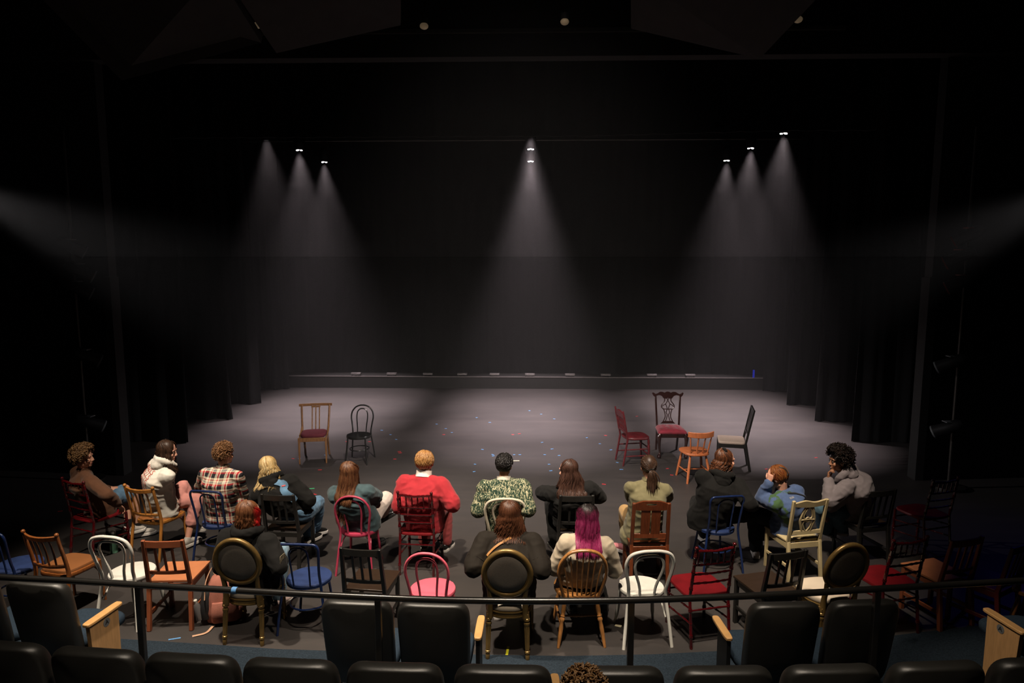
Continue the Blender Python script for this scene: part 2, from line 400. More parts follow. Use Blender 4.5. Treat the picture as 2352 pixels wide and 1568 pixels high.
# little floor lamps standing on the ledge
M_CYC = mat('grey_metal_case', (0.16, 0.15, 0.15), 0.4, 0.3)
for i, px in enumerate((818, 900, 983, 1062, 1136, 1217, 1309, 1391, 1497, 1585)):
    p = atY(px, 862, 17.62)
    t = tag(empty('ledge_lamp', (p.x, 17.62, 0.30)), 'small grey box lamp on the back ledge, number %s counted from the left end' % ('one two three four five six seven eight nine ten'.split()[i]), 'lamp', 'box lamps along the ledge')
    MB().box((0, 0, 0.055), (0.26, 0.10, 0.05)).build('case', M_CYC, t, bevel=0.006)
    MB().box((0, -0.055, 0.055), (0.22, 0.012, 0.03)).build('front_glass', M_LENSD, t)
    MB().box((-0.10, 0, 0.015), (0.02, 0.08, 0.03)).build('bracket', M_CAN, t); MB().box((0.10, 0, 0.015), (0.02, 0.08, 0.03)).build('bracket', M_CAN, t)
p = atY(1731, 858, 17.6)
t = tag(empty('indicator_lamp', (p.x, 17.6, 0.30)), 'tiny blue indicator lamp at the right end of the ledge', 'lamp')
MB().box((0, 0, 0.10), (0.035, 0.05, 0.20)).build('body', mat('blue_indicator', (0.02, 0.03, 0.3), 0.4, emit=(0.02, 0.05, 1.0, 0.18)), t)

# lighting booms beside the proscenium
def boom(x, y, lab, spots, s):
    t = tag(empty('lighting_boom', (x, y, 0)), lab, 'lighting stand')
    MB().lathe((0, 0, 0), (0, 0, 0.05), [(0, 0.22), (0.8, 0.22), (1, 0.05)], 20).build('base', M_STEEL, t)
    MB().tube([(0, 0, 0.04), (0, 0, 5.2)], 0.026, 10).build('pole', M_STEEL, t)
    for z, dx, m in spots:
        c = V((dx, -0.16, z)); d = V((s * 0.7, 0.5, -0.45)).normalized()
        h = MB().lathe(c - d * 0.20, c + d * 0.18, [(0, 0.05), (0.15, 0.085), (0.6, 0.085), (1, 0.10)], 14).build('lamp_housing', M_CAN, t)
        MB().lathe(c + d * 0.18, c + d * 0.20, [(0, 0.098), (1, 0.098)], 14).build('lens', m, h)
        MB().bar(c, (0, 0, z), 0.03, 0.02).build('clamp', M_STEEL, h)
        MB().box(c + V((0, -0.02, 0.10)), (0.13, 0.12, 0.012)).build('gel_frame', m, h)
M_GELR = mat('orange_gel', (0.30, 0.07, 0.05), 0.4); M_GELG = mat('pale_frost_gel', (0.16, 0.17, 0.18), 0.4)
boom(-6.75, 9.95, 'tall black lighting boom with lamps beside the left wall edge', [(3.55, 0.1, M_GELG), (3.2, 0.2, M_GELG), (2.95, 0.15, M_GELG), (1.95, 0.2, M_GELG), (0.95, 0.18, M_GELG)], 1)
boom(6.2, 9.95, 'tall black lighting boom with orange gelled lamps beside right wall edge', [(3.7, -0.1, M_GELR), (3.4, -0.2, M_GELR), (3.05, -0.15, M_GELR), (1.9, -0.2, M_GELG), (0.95, -0.18, M_GELG)], -1)
# side lamps whose beams enter the picture from both edges
for x, s, lab in ((-7.5, 1, 'black side spotlight beyond the left edge of the photo'), (7.0, -1, 'black side spotlight beyond the right edge of the photo')):
    t = tag(empty('side_lamp', (x, 8.75, 4.35)), lab, 'stage lamp')
    d = V((s * 8.2, 1.45, -4.05)).normalized()
    MB().lathe(-d * 0.44, -d * 0.08, [(0, 0.06), (0.2, 0.11), (0.8, 0.11), (1, 0.13)], 16).build('housing', M_CAN, t)
    MB().lathe(-d * 0.10, -d * 0.085, [(0, 0.12), (1, 0.12)], 16).build('lens', M_LENSD, t)
    MB().tube([-d * 0.26 + V((0, 0, 0.08)), -d * 0.26 + V((0, 0, 3.88))], 0.02, 8).build('hanger', M_STEEL, t)

# bits of coloured tape on the floor
TAPE = {'red': mat('red_tape', (0.55, 0.03, 0.04), 0.6), 'blue': mat('blue_tape', (0.10, 0.27, 0.55), 0.6), 'yellow': mat('yellow_tape', (0.75, 0.72, 0.03), 0.5),
        'green': mat('green_tape', (0.05, 0.5, 0.20), 0.6), 'cream': mat('cream_tape', (0.75, 0.68, 0.45), 0.6)}
def tape(c, px, py, l=0.09, wd=0.02, rz=0.0, label=None, group=None):
    if label is None: l *= 0.55
    p = at(px, py); rot = Euler((0, 0, rz))
    o = MB().box((0, 0, 0.002), (l, wd, 0.002)).build('floor_tape', TAPE[c], smooth=False); o.location = (p.x, p.y, 0.0005); o.rotation_euler = rot
    tag(o, label or '%s tape mark on the dark stage floor' % c, 'tape mark', group or '%s tape marks on the stage floor' % c)
rnd = random.Random(5)
for px, py in ((797, 1014), (917, 1037), (919, 1040), (907, 1054), (735, 1079), (723, 1135), (673, 1053), (1019, 998), (1178, 998), (1193, 996), (1391, 1000), (1387, 1112), (1441, 1125), (1533, 1076), (1543, 1091), (1874, 1051), (1760, 1077), (1463, 956), (849, 1014), (138, 1174)):
    tape('red', px, py, 0.09 + 0.02 * rnd.random(), 0.025, rnd.uniform(-0.5, 0.5))
for px, py in ((877, 988), (897, 998), (910, 1009), (1024, 984), (1038, 993), (1003, 974), (1125, 970), (1095, 959), (1108, 1032), (1132, 1044), (1133, 1047), (1181, 1044), (1194, 1044), (1091, 1066), (1089, 1083), (1245, 1016), (1268, 1031), (1251, 1044), (1284, 1046), (1261, 1066), (1265, 1081), (1348, 1005), (1378, 1019), (1403, 1033), (1216, 943), (1243, 951), (1273, 962), (747, 1045), (688, 1053), (1418, 1062), (1427, 1078)):
    tape('blue', px, py, 0.07 + 0.03 * rnd.random(), 0.025, rnd.uniform(-0.6, 0.6))
tape('cream', 1186, 1058, 0.10, 0.03, 0.1, 'cream tape strip on the floor beyond the black haired person', 'single tape strips')
tape('green', 714, 1122, 0.10, 0.02, 0.2, 'green tape strip on the floor beside the blonde person', 'single tape strips')
tape('cream', 1420, 1437, 0.06, 0.035, -0.4, 'cream paper scrap on the floor by the white front chair', 'single tape strips')

# ================================================================== chairs (front towards +y, origin on the floor)
CHAIR_MESH = {}
def part(parts, name, mb, m, bevel=0.0, sub=None, angle=40, smooth=True, label=None):
    if name == 'apron' and len(mb.v) == 16:            # front and rear rail are two parts
        for k in (0, 8):
            one = MB(); one.add(mb.v[k:k + 8], [tuple(i - k for i in f) for f in mb.f if k <= f[0] < k + 8]); part(parts, name, one, m, bevel, sub, angle, smooth, label)
        return
    parts.append((name, mb.mesh(name, m, smooth, angle), bevel, sub, label)); return len(parts) - 1

def yb(z, seat_y=-0.18, tilt=0.20, splay=0.14, zs=0.45):
    return seat_y - (z - zs) * tilt if z > zs else seat_y - (zs - z) * splay

def thonet(col, wide):
    """Bentwood chair: outer hoop that runs into the rear legs, inner hoop, round seat."""
    m = {'white': mat('white_paint', (0.74, 0.72, 0.66), 0.35, 0, 0.06, 14, 0.03, 60, 0.5, 0.2), 'pink': mat('pink_paint', (0.66, 0.11, 0.16), 0.38, 0, 0.08, 10),
         'rose': mat('rose_paint', (0.36, 0.035, 0.075), 0.38, 0, 0.1, 10), 'cream': mat('aged_cream_paint', (0.52, 0.47, 0.36), 0.4, 0, 0.1, 12), 'black': mat('black_lacquer', (0.010, 0.010, 0.010), 0.28, 0, 0.1, 8)}[col]
    P = []; r = 0.0155 if wide else 0.0125
    if wide: half = [(0.215, 0.0), (0.195, 0.2), (0.168, 0.45), (0.175, 0.57), (0.202, 0.70), (0.208, 0.79), (0.172, 0.865), (0.09, 0.895), (0, 0.90)]; inn = [(0.062, 0.44), (0.075, 0.55), (0.118, 0.69), (0.125, 0.77), (0.09, 0.835), (0, 0.85)]
    else: half = [(0.20, 0.0), (0.175, 0.25), (0.155, 0.45), (0.172, 0.60), (0.188, 0.70), (0.175, 0.79), (0.125, 0.86), (0.06, 0.893), (0, 0.90)]; inn = [(0.072, 0.44), (0.078, 0.55), (0.092, 0.70), (0.082, 0.79), (0.045, 0.835), (0, 0.845)]
    full = [V((-x, yb(z), z)) for x, z in half] + [V((x, yb(z), z)) for x, z in half[-2::-1]]
    part(P, 'back_hoop', MB().tube(cr(full, 5), r, 10), m)
    full = [V((-x, yb(z, -0.172), z)) for x, z in inn] + [V((x, yb(z, -0.172), z)) for x, z in inn[-2::-1]]
    part(P, 'inner_hoop', MB().tube(cr(full, 5), r * 0.82, 8), m)
    part(P, 'seat', MB().slab(circ(0.205, 36, 0.20), 0.415, 0.46, 0.04), m)
    for s in (-1, 1):
        part(P, 'leg', MB().tube(cr([(s * 0.145, 0.145, 0.44), (s * 0.155, 0.16, 0.30), (s * 0.17, 0.19, 0.10), (s * 0.185, 0.215, 0.0)], 4), [r * 1.15] * 9 + [r * 0.85] * 4, 9), m)
    if col == 'black':
        part(P, 'stretcher_ring', MB().tube([(0.155 * math.cos(a * 0.2618), 0.165 * math.sin(a * 0.2618) - 0.01, 0.22) for a in range(24)], 0.009, 7, closed=True), m)
    else:
        for s in (-1, 1):
            part(P, 'brace', MB().tube(cr([(s * 0.172, 0.185, 0.16), (s * 0.155, 0.165, 0.30), (s * 0.13, 0.10, 0.395), (s * 0.12, 0.0, 0.405), (s * 0.15, -0.10, 0.36), (s * 0.172, -0.185, 0.25)], 4), 0.008, 7), m)
    return P, 0.90, yb(0.9)

def bistro(col='blue'):
    """Blue metal cafe chair: square arch back with a small inner arch."""
    m = mat('blue_metal_paint', (0.007, 0.018, 0.075), 0.3, 0.0, 0.3, 9, 0.02, 40, 0.5, 0.3)
    ms = mat('blue_seat_paint', (0.016, 0.032, 0.105), 0.5, 0, 0.25, 12, 0.05, 50)
    P = []
    half = [(0.225, 0.0), (0.205, 0.22), (0.175, 0.45), (0.172, 0.60), (0.186, 0.78), (0.186, 0.84), (0.165, 0.875), (0.12, 0.882), (0, 0.884)]
    full = [V((-x, yb(z, -0.185, 0.2, 0.12), z)) for x, z in half] + [V((x, yb(z, -0.185, 0.2, 0.12), z)) for x, z in half[-2::-1]]
    part(P, 'back_frame', MB().tube(cr(full, 5), 0.0125, 10), m)
    inn = [(0.075, 0.43), (0.080, 0.60), (0.085, 0.76), (0.07, 0.815), (0.03, 0.84), (0, 0.842)]
    full = [V((-x, yb(z, -0.178), z)) for x, z in inn] + [V((x, yb(z, -0.178), z)) for x, z in inn[-2::-1]]
    part(P, 'inner_arch', MB().tube(cr(full, 5), 0.0085, 8), m)
    part(P, 'seat', MB().slab(circ(0.205, 36), 0.435, 0.462, 0.05), ms)
    part(P, 'seat_ring', MB().tube([(0.195 * math.cos(a * 0.2244), 0.195 * math.sin(a * 0.2244), 0.428) for a in range(28)], 0.010, 8, closed=True), m)
    for s in (-1, 1):
        part(P, 'leg', MB().tube(cr([(s * 0.125, 0.145, 0.43), (s * 0.145, 0.165, 0.22), (s * 0.175, 0.19, 0.0)], 4), 0.0125, 9), m)
    part(P, 'stretcher_ring', MB().tube([(0.172 * math.cos(a * 0.2244), 0.165 * math.sin(a * 0.2244) - 0.015, 0.22) for a in range(28)], 0.009, 7, closed=True), m)
    return P, 0.884, yb(0.884, -0.185)

def bamboo(mb, a, b, r, n=3, k=8):
    """Turned bamboo-look rod."""
    prof = [(0, r)]
    for i in range(1, n + 1):
        t = i / (n + 1); e = 0.004 / max(0.05, (V(b) - V(a)).length)
        prof += [(t - 5 * e, r * 0.92), (t - e * 1.6, r * 1.28), (t, r * 1.05), (t + e * 1.6, r * 1.28), (t + 5 * e, r * 0.92)]
    prof.append((1, r)); prof = sorted(prof)
    return mb.lathe(a, b, prof, k)

def chiavari(col='red'):
    m = mat('dark_red_lacquer', (0.055, 0.0025, 0.004), 0.16, 0, 0.15, 7, 0, 60, 0.6, 0.6)
    ms = mat('red_seat_paint', (0.13, 0.004, 0.007), 0.4, 0, 0.2, 9)
    P = []
    zs = [0, 0.22, 0.45, 0.62, 0.78, 0.925]
    for s in (-1, 1):
        mb = MB()
        pts = [V((s * (0.185 if z < 0.45 else 0.185 - (z - 0.45) * 0.01), yb(z, -0.19, 0.17, 0.12), z)) for z in zs]
        for a, b in zip(pts, pts[1:]): bamboo(mb, a, b, 0.0145, 1)
        for p in pts[1:-1]: mb.ell(p, 0.0165, nu=8, nv=6)
        mb.ell(pts[-1] + V((0, 0, 0.008)), (0.018, 0.018, 0.016), nu=10, nv=7)
        part(P, 'rear_post', mb, m)
        mb = MB(); f = V((s * 0.185, 0.20, 0.43)); bamboo(mb, f, V((s * 0.19, 0.215, 0.0)), 0.016, 3); part(P, 'leg', mb, m)
    def rail(z, r, n=5, bow=0.0):
        mb = MB(); y = yb(z, -0.19, 0.17); a = V((-0.183, y, z)); b = V((0.183, y, z)); mid = V((0, y - 0.012, z - bow))
        bamboo(mb, a, mid, r, n // 2); bamboo(mb, mid, b, r, n // 2); mb.ell(mid, r * 1.02, nu=8, nv=6); return mb
    part(P, 'top_rail', rail(0.905, 0.0125, 6, 0.012), m)
    for z in (0.765, 0.675, 0.585): part(P, 'back_rail', rail(z, 0.0095, 5), m)
    for i in range(6):
        x = -0.155 + 0.31 * i / 5; mb = MB()
        bamboo(mb, V((x, yb(0.765, -0.19, 0.17) - 0.010, 0.765)), V((x, yb(0.90, -0.19, 0.17) - 0.010, 0.90)), 0.0072, 2, 7); part(P, 'spindle', mb, m)
    part(P, 'seat', MB().slab([(x, y) for x, y in circ(0.215, 36, 0.215, (0, 0.005), 4.5)], 0.43, 0.462, 0.04), ms)
    for z0, k in ((0.30, 0), (0.17, 1)):
        for s in (-1, 1):
            mb = MB(); bamboo(mb, V((s * 0.187, yb(z0 + 0.04, -0.19, 0, 0.12), z0 + 0.05)), V((s * 0.187, 0.205, z0)), 0.009, 3); part(P, 'stretcher', mb, m)
        mb = MB(); bamboo(mb, V((-0.187, 0.207, z0 + 0.04)), V((0.187, 0.207, z0 + 0.04)), 0.009, 3); part(P, 'stretcher', mb, m)
    mb = MB(); bamboo(mb, V((-0.187, yb(0.33, -0.19, 0, 0.12), 0.33)), V((0.187, yb(0.33, -0.19, 0, 0.12), 0.33)), 0.009, 3); part(P, 'stretcher', mb, m)
    return P, 0.925, yb(0.925, -0.19, 0.17)

def slat(col='black'):
    """Plain square-section chair: crest, lower rail and three upright slats."""
    m = {'black': mat('black_stain', (0.012, 0.011, 0.010), 0.32, 0, 0.15, 8), 'orange': mat('terracotta_paint', (0.27, 0.075, 0.030), 0.45, 0, 0.12, 9),
         'maroon': mat('maroon_paint', (0.09, 0.012, 0.010), 0.4, 0, 0.15, 9)}[col]
    ms = {'black': mat('dark_brown_stain', (0.024, 0.0135, 0.008), 0.35, 0, 0.25, 6, 0, 30, 0.5, 0, (3, 14, 3)), 'orange': mat('orange_seat_paint', (0.50, 0.18, 0.075), 0.5, 0, 0.1, 9), 'maroon': m}[col]
    P = []
    for s in (-1, 1):
        mb = MB(); a, b, c = V((s * 0.19, yb(0, -0.205, 0.2, 0.10), 0)), V((s * 0.185, -0.205, 0.44)), V((s * 0.172, yb(0.885, -0.205, 0.2), 0.885))
        mb.bar(a, b, 0.036, 0.036); mb.bar(b - V((0, 0, 0.012)), c, 0.036, 0.034, taper=0.85); part(P, 'rear_post', mb, m, 0.004)
        part(P, 'leg', MB().bar((s * 0.178, 0.185, 0.44), (s * 0.178, 0.188, 0), 0.036, 0.036), m, 0.004)
        part(P, 'side_rail', MB().bar((s * 0.183, -0.20, 0.405), (s * 0.178, 0.185, 0.405), 0.020, 0.055), m, 0.003)
        part(P, 'stretcher', MB().bar((s * 0.186, -0.225, 0.16), (s * 0.178, 0.187, 0.16), 0.018, 0.034), m, 0.003)
    y = lambda z: yb(z, -0.205, 0.2)
    mb = MB(); pts = [(-0.16 + 0.32 * i / 10, -0.014 * (1 - (2 * i / 10 - 1) ** 2)) for i in range(11)]
    poly = [(x, b - 0.010) for x, b in pts] + [(x, b + 0.010) for x, b in pts[::-1]]
    mb.prism(poly, (0, y(0.845), 0.845), (1, 0, 0), (0, 1, 0.02), 0.062); part(P, 'crest_rail', mb, m, 0.003, smooth=False)
    mb = MB().prism(poly, (0, y(0.555), 0.555), (1, 0, 0), (0, 1, 0.02), 0.032); part(P, 'lower_rail', mb, m, 0.003, smooth=False)
    for x in (-0.075, 0, 0.075):
        part(P, 'back_slat', MB().bar((x, y(0.555) - 0.012, 0.56), (x, y(0.84) - 0.012, 0.83), 0.022, 0.013), m, 0.002)
    part(P, 'seat', MB().slab([(-0.195, -0.19), (0.195, -0.19), (0.205, 0.21), (-0.205, 0.21)], 0.435, 0.457), ms, 0.004)
    part(P, 'apron', MB().bar((-0.175, 0.188, 0.405), (0.175, 0.188, 0.405), 0.055, 0.02, (0, 0, 1)).bar((-0.175, -0.205, 0.405), (0.175, -0.205, 0.405), 0.055, 0.02, (0, 0, 1)), m, 0.003)
    return P, 0.885, y(0.885)

def cafe(col='brown'):
    """Turned cafe chair: round knobbed posts, curved crest, four bent slats, padded or wooden seat."""
    m = {'brown': wood('brown_wood', (0.22, 0.068, 0.016)), 'honey': wood('honey_wood', (0.34, 0.135, 0.026))}[col]
    ms = {'brown': mat('tan_vinyl', (0.22, 0.085, 0.03), 0.35, 0, 0.08, 5), 'honey': wood('seat_wood', (0.27, 0.10, 0.03))}[col]
    P = []; y = lambda z: yb(z, -0.185, 0.22, 0.16)
    for s in (-1, 1):
        pts = [V((s * (0.19 if z > 0.3 else 0.195), y(z) + (0.006 if 0.5 < z < 0.75 else 0), z)) for z in (0, 0.15, 0.3, 0.45, 0.6, 0.75, 0.855)]
        mb = MB().tube(cr(pts, 3), [0.014, 0.0145, 0.015, 0.016, 0.0165, 0.017, 0.0175, 0.018, 0.0185, 0.019, 0.019, 0.019, 0.0185, 0.018, 0.018, 0.017, 0.0165, 0.0162, 0.0160], 10)
        mb.ell(pts[-1] + V((0, -0.004, 0.014)), (0.0195, 0.0195, 0.02), nu=10, nv=8); part(P, 'rear_post', mb, m)
        part(P, 'leg', MB().tube(cr([(s * 0.17, 0.175, 0.43), (s * 0.175, 0.19, 0.2), (s * 0.185, 0.205, 0)], 4), [0.019] * 3 + [0.017] * 3 + [0.014] * 3, 10), m)
        part(P, 'brace', MB().tube(cr([(s * 0.178, 0.195, 0.17), (s * 0.165, 0.175, 0.31), (s * 0.155, 0.10, 0.395), (s * 0.15, -0.02, 0.40)], 4), 0.008, 7), m)
    def bow(z, h, th, d=0.045):
        N = 12; poly = [(-0.182 + 0.364 * i / N, -d * (1 - (2 * i / N - 1) ** 2) - th) for i in range(N + 1)] + [(0.182 - 0.364 * i / N, -d * (1 - (2 * i / N - 1) ** 2) + th) for i in range(N + 1)]
        return MB().prism(poly, (0, y(z), z), (1, 0, 0), (0, 1, 0.2), h)
    part(P, 'crest_rail', bow(0.835, 0.045, 0.010), m, 0.004)
    part(P, 'lower_rail', bow(0.535, 0.032, 0.010, 0.035), m, 0.004)
    for x in (-0.105, -0.035, 0.035, 0.105):
        d = lambda dd: -dd * (1 - (x / 0.182) ** 2)
        mb = MB().tube(cr([(x, y(0.535) + d(0.035), 0.535), (x, y(0.64) + d(0.035) + 0.008, 0.64), (x, y(0.74) + d(0.042) + 0.010, 0.74), (x, y(0.83) + d(0.045), 0.83)], 3), 0.0125, 8, flat=0.5, up=(1, 0, 0)); part(P, 'back_slat', mb, m)
    part(P, 'seat_frame', MB().slab([(x * (1 + 0.08 * y_ / 0.2), y_) for x, y_ in circ(0.205, 36, 0.205, (0, 0.005), 4)], 0.395, 0.44, 0.03), m)
    part(P, 'seat', MB().slab([(x * (1 + 0.08 * y_ / 0.2), y_) for x, y_ in circ(0.19, 36, 0.19, (0, 0.005), 4)], 0.43, 0.468 if col == 'brown' else 0.452, 0.05), ms)
    return P, 0.87, y(0.87)

def louis():
    """Gold oval-back chair with upholstered back and seat, fluted legs."""
    m = mat('aged_gold_paint', (0.235, 0.145, 0.048), 0.34, 0.55, 0.25, 9, 0.05, 50); mc = mat('cream_vinyl', (0.66, 0.55, 0.43), 0.4, 0, 0.05, 6, 0.02, 40)
    mg = mat('grey_back_cloth', (0.21, 0.18, 0.15), 0.85, 0, 0.1, 90, 0.1, 300)
    P = []; cz, cy0 = 0.79, yb(0.79, -0.2, 0.2); t = V((0, -0.2, 1)).normalized(); o = V((0, cy0, cz)); nrm = V((0, 1, 0.2)).normalized()
    ov = []
    for k in range(40):
        a = 2 * math.pi * k / 40; ov.append(o + V((1, 0, 0)) * math.cos(a) * (0.196 - 0.012 * math.sin(a)) + t * math.sin(a) * 0.214)
    part(P, 'back_ring', MB().tube(ov, 0.0225, 10, closed=True, flat=1.0), m)
    ring2 = MB().tube([o + (p - o) * 0.885 - nrm * 0.006 for p in ov], 0.007, 8, closed=True); part(P, 'inner_bead', ring2, m)
    mb = MB(); mb.rings([[o + (p - o) * k + nrm * d for p in ov] for d, k in ((-0.020, 0.5), (-0.016, 0.80), (-0.004, 0.90), (0.012, 0.90), (0.035, 0.78), (0.042, 0.4))]); part(P, 'back_panel', mb, mg, angle=60)
    for s in (-1, 1):
        mb = MB().tube(cr([(s * 0.150, -0.2, 0.36), (s * 0.150, -0.205, 0.48), (s * 0.148, yb(0.56, -0.2), 0.56), (s * 0.160, yb(0.66, -0.2), 0.66)], 3), [0.025, 0.025, 0.025, 0.024, 0.023, 0.022, 0.021, 0.02, 0.019, 0.018], 10); part(P, 'back_stile', mb, m)
        for (x, y, x2, y2) in ((s * 0.160, -0.19, s * 0.17, -0.235), (s * 0.190, 0.195, s * 0.195, 0.215)):
            i = part(P, 'leg', MB().lathe((x, y, 0.41), (x2, y2, 0), [(0, 0.024), (0.12, 0.024), (0.13, 0.028), (0.17, 0.028), (0.18, 0.018), (0.21, 0.018), (0.22, 0.026), (0.26, 0.026), (0.28, 0.021), (0.8, 0.0165), (0.81, 0.022), (0.85, 0.022), (0.86, 0.016), (0.9, 0.019), (0.97, 0.018), (1, 0.014)], 16), m)
            mb = MB()
            for k in range(8):
                a = 2 * math.pi * k / 8; c = V((math.cos(a), math.sin(a), 0))
                mb.tube([V((x, y, 0.41)).lerp(V((x2, y2, 0)), q) + c * rr for q, rr in ((0.30, 0.0205), (0.78, 0.0165))], 0.003, 5)
            part(P, 'fluting', mb, m, sub=i)
            part(P, 'rosette', MB().box((x, y + (0.028 if y > 0 else -0.026), 0.385), (0.034, 0.008, 0.034)), m, 0.003, sub=i)
    outl = [(x * (1 + 0.10 * y / 0.2), y) for x, y in circ(0.205, 40, 0.215, (0, 0.0), 2.7)]
    mb = MB()
    for z0, z1, k in ((0.355, 0.372, 1.0), (0.372, 0.398, 0.985), (0.398, 0.412, 1.005)): mb.slab([(x * k, y * k) for x, y in outl], z0, z1, 0.012)
    part(P, 'apron', mb, m)
    part(P, 'seat_cushion', MB().slab([(x * 0.97, y * 0.97) for x, y in outl], 0.405, 0.475, 0.06), mc, angle=60)
    return P, cz, cy0

def windsor():
    m = wood('oak_wood', (0.36, 0.155, 0.045)); P = []
    y = lambda z: yb(z, -0.175, 0.26)
    half = [(0.155, 0.445), (0.195, 0.60), (0.208, 0.70), (0.190, 0.80), (0.13, 0.885), (0.06, 0.915), (0, 0.92)]
    full = [V((-x, y(z), z)) for x, z in half] + [V((x, y(z), z)) for x, z in half[-2::-1]]
    part(P, 'back_hoop', MB().tube(cr(full, 5), 0.0145, 9, flat=1.25), m)
    for i in range(7):
        u = (i - 3) / 3; x0 = u * 0.115; x1 = u * 0.165
        zt = 0.91 - 0.13 * abs(u) ** 2.2
        part(P, 'spindle', MB().tube([(x0, -0.178 + 0.015 * (1 - u * u) - 0.015, 0.44), ((x0 + x1) / 2, y(0.65) - 0.012, 0.65), (x1, y(zt), zt)], [0.007, 0.0085, 0.0055], 8), m)
    outl = [(x * (1 - 0.10 * (y_ < 0) * abs(y_) / 0.2), y_) for x, y_ in circ(0.225, 40, 0.215, (0, 0.01), 2.6)]
    part(P, 'seat', MB().slab(outl, 0.42, 0.458, 0.05), m)
    def turned(a, b): return MB().lathe(a, b, [(0, 0.014), (0.1, 0.018), (0.28, 0.021), (0.36, 0.017), (0.39, 0.022), (0.41, 0.017), (0.44, 0.023), (0.47, 0.023), (0.50, 0.016), (0.62, 0.020), (0.85, 0.0165), (1, 0.0125)], 12)
    ft = {}
    for s in (-1, 1):
        for fy, a, b in ((1, (s * 0.15, 0.14, 0.43), (s * 0.205, 0.21, 0)), (-1, (s * 0.135, -0.13, 0.43), (s * 0.205, -0.235, 0))):
            ft[(s, fy)] = V(a).lerp(V(b), 0.6); part(P, 'leg', turned(a, b), m)
        part(P, 'stretcher', MB().lathe(ft[(s, -1)], ft[(s, 1)], [(0, 0.008), (0.3, 0.011), (0.45, 0.016), (0.55, 0.016), (0.7, 0.011), (1, 0.008)], 10), m)
    a = ft[(-1, -1)].lerp(ft[(-1, 1)], 0.5); b = ft[(1, -1)].lerp(ft[(1, 1)], 0.5)
    part(P, 'stretcher', MB().lathe(a, b, [(0, 0.008), (0.3, 0.011), (0.45, 0.016), (0.48, 0.012), (0.52, 0.012), (0.55, 0.016), (0.7, 0.011), (1, 0.008)], 10), m)
    return P, 0.92, y(0.92)

def holed(outer, inner, o, u, v, th):
    """Plate with a hole: outer and inner loops with the same number of points."""
    o, u, v = V(o), V(u), V(v); w = u.cross(v).normalized() * th / 2; mb = MB()
    def ring(pts, k): return [o + u * a + v * b + w * k for a, b in pts]
    mb.rings([ring(outer, -1), ring(outer, 1), ring(inner, 1), ring(inner, -1), ring(outer, -1)], cap=False); return mb

def mission():
    m = wood('mahogany_wood', (0.115, 0.028, 0.009)); P = []; y = lambda z: yb(z, -0.2, 0.15, 0.10)
    for s in (-1, 1):
        mb = MB().bar((s * 0.19, y(0), 0), (s * 0.185, -0.2, 0.45), 0.036, 0.036).bar((s * 0.185, -0.2, 0.44), (s * 0.178, y(0.915), 0.915), 0.036, 0.032); part(P, 'rear_post', mb, m, 0.005)
        part(P, 'leg', MB().bar((s * 0.185, 0.185, 0.44), (s * 0.185, 0.185, 0), 0.036, 0.036), m, 0.004)
        part(P, 'stretcher', MB().bar((s * 0.187, -0.215, 0.19), (s * 0.185, 0.185, 0.19), 0.018, 0.03), m, 0.003)
        part(P, 'side_rail', MB().bar((s * 0.186, -0.2, 0.40), (s * 0.185, 0.185, 0.40), 0.02, 0.06), m, 0.003)
        part(P, 'back_slat', MB().bar((s * 0.053, y(0.55), 0.55), (s * 0.053, y(0.85), 0.86), 0.094, 0.014), m, 0.003)
    # arched crest with a hand hole
    N = 24; out, inn = [], []
    for k in range(N):
        a = 2 * math.pi * (k + 0.5) / N; ca, sa = math.cos(a), math.sin(a)
        x = 0.172 * math.copysign(abs(ca) ** 0.35, ca); z = 0.045 * math.copysign(abs(sa) ** 0.35, sa)
        if z > 0: z = 0.028 + 0.040 * (1 - (x / 0.172) ** 2)
        out.append((x, z)); inn.append((0.056 * ca, 0.022 + 0.013 * sa))
    part(P, 'crest_rail', holed(out, inn, (0, y(0.88), 0.88), (1, 0, 0), V((0, -0.15, 1)).normalized(), 0.022), m)
    part(P, 'lower_rail', MB().bar((-0.17, y(0.545), 0.545), (0.17, y(0.545), 0.545), 0.05, 0.02, (0, 0, 1)), m, 0.003)
    part(P, 'apron', MB().bar((-0.17, -0.2, 0.395), (0.17, -0.2, 0.395), 0.06, 0.02, (0, 0, 1)).bar((-0.17, 0.185, 0.395), (0.17, 0.185, 0.395), 0.06, 0.02, (0, 0, 1)), m, 0.003)
    part(P, 'seat', MB().slab([(-0.2, -0.18), (0.2, -0.18), (0.21, 0.215), (-0.21, 0.215)], 0.43, 0.456), m, 0.005)
    return P, 0.915, y(0.915)

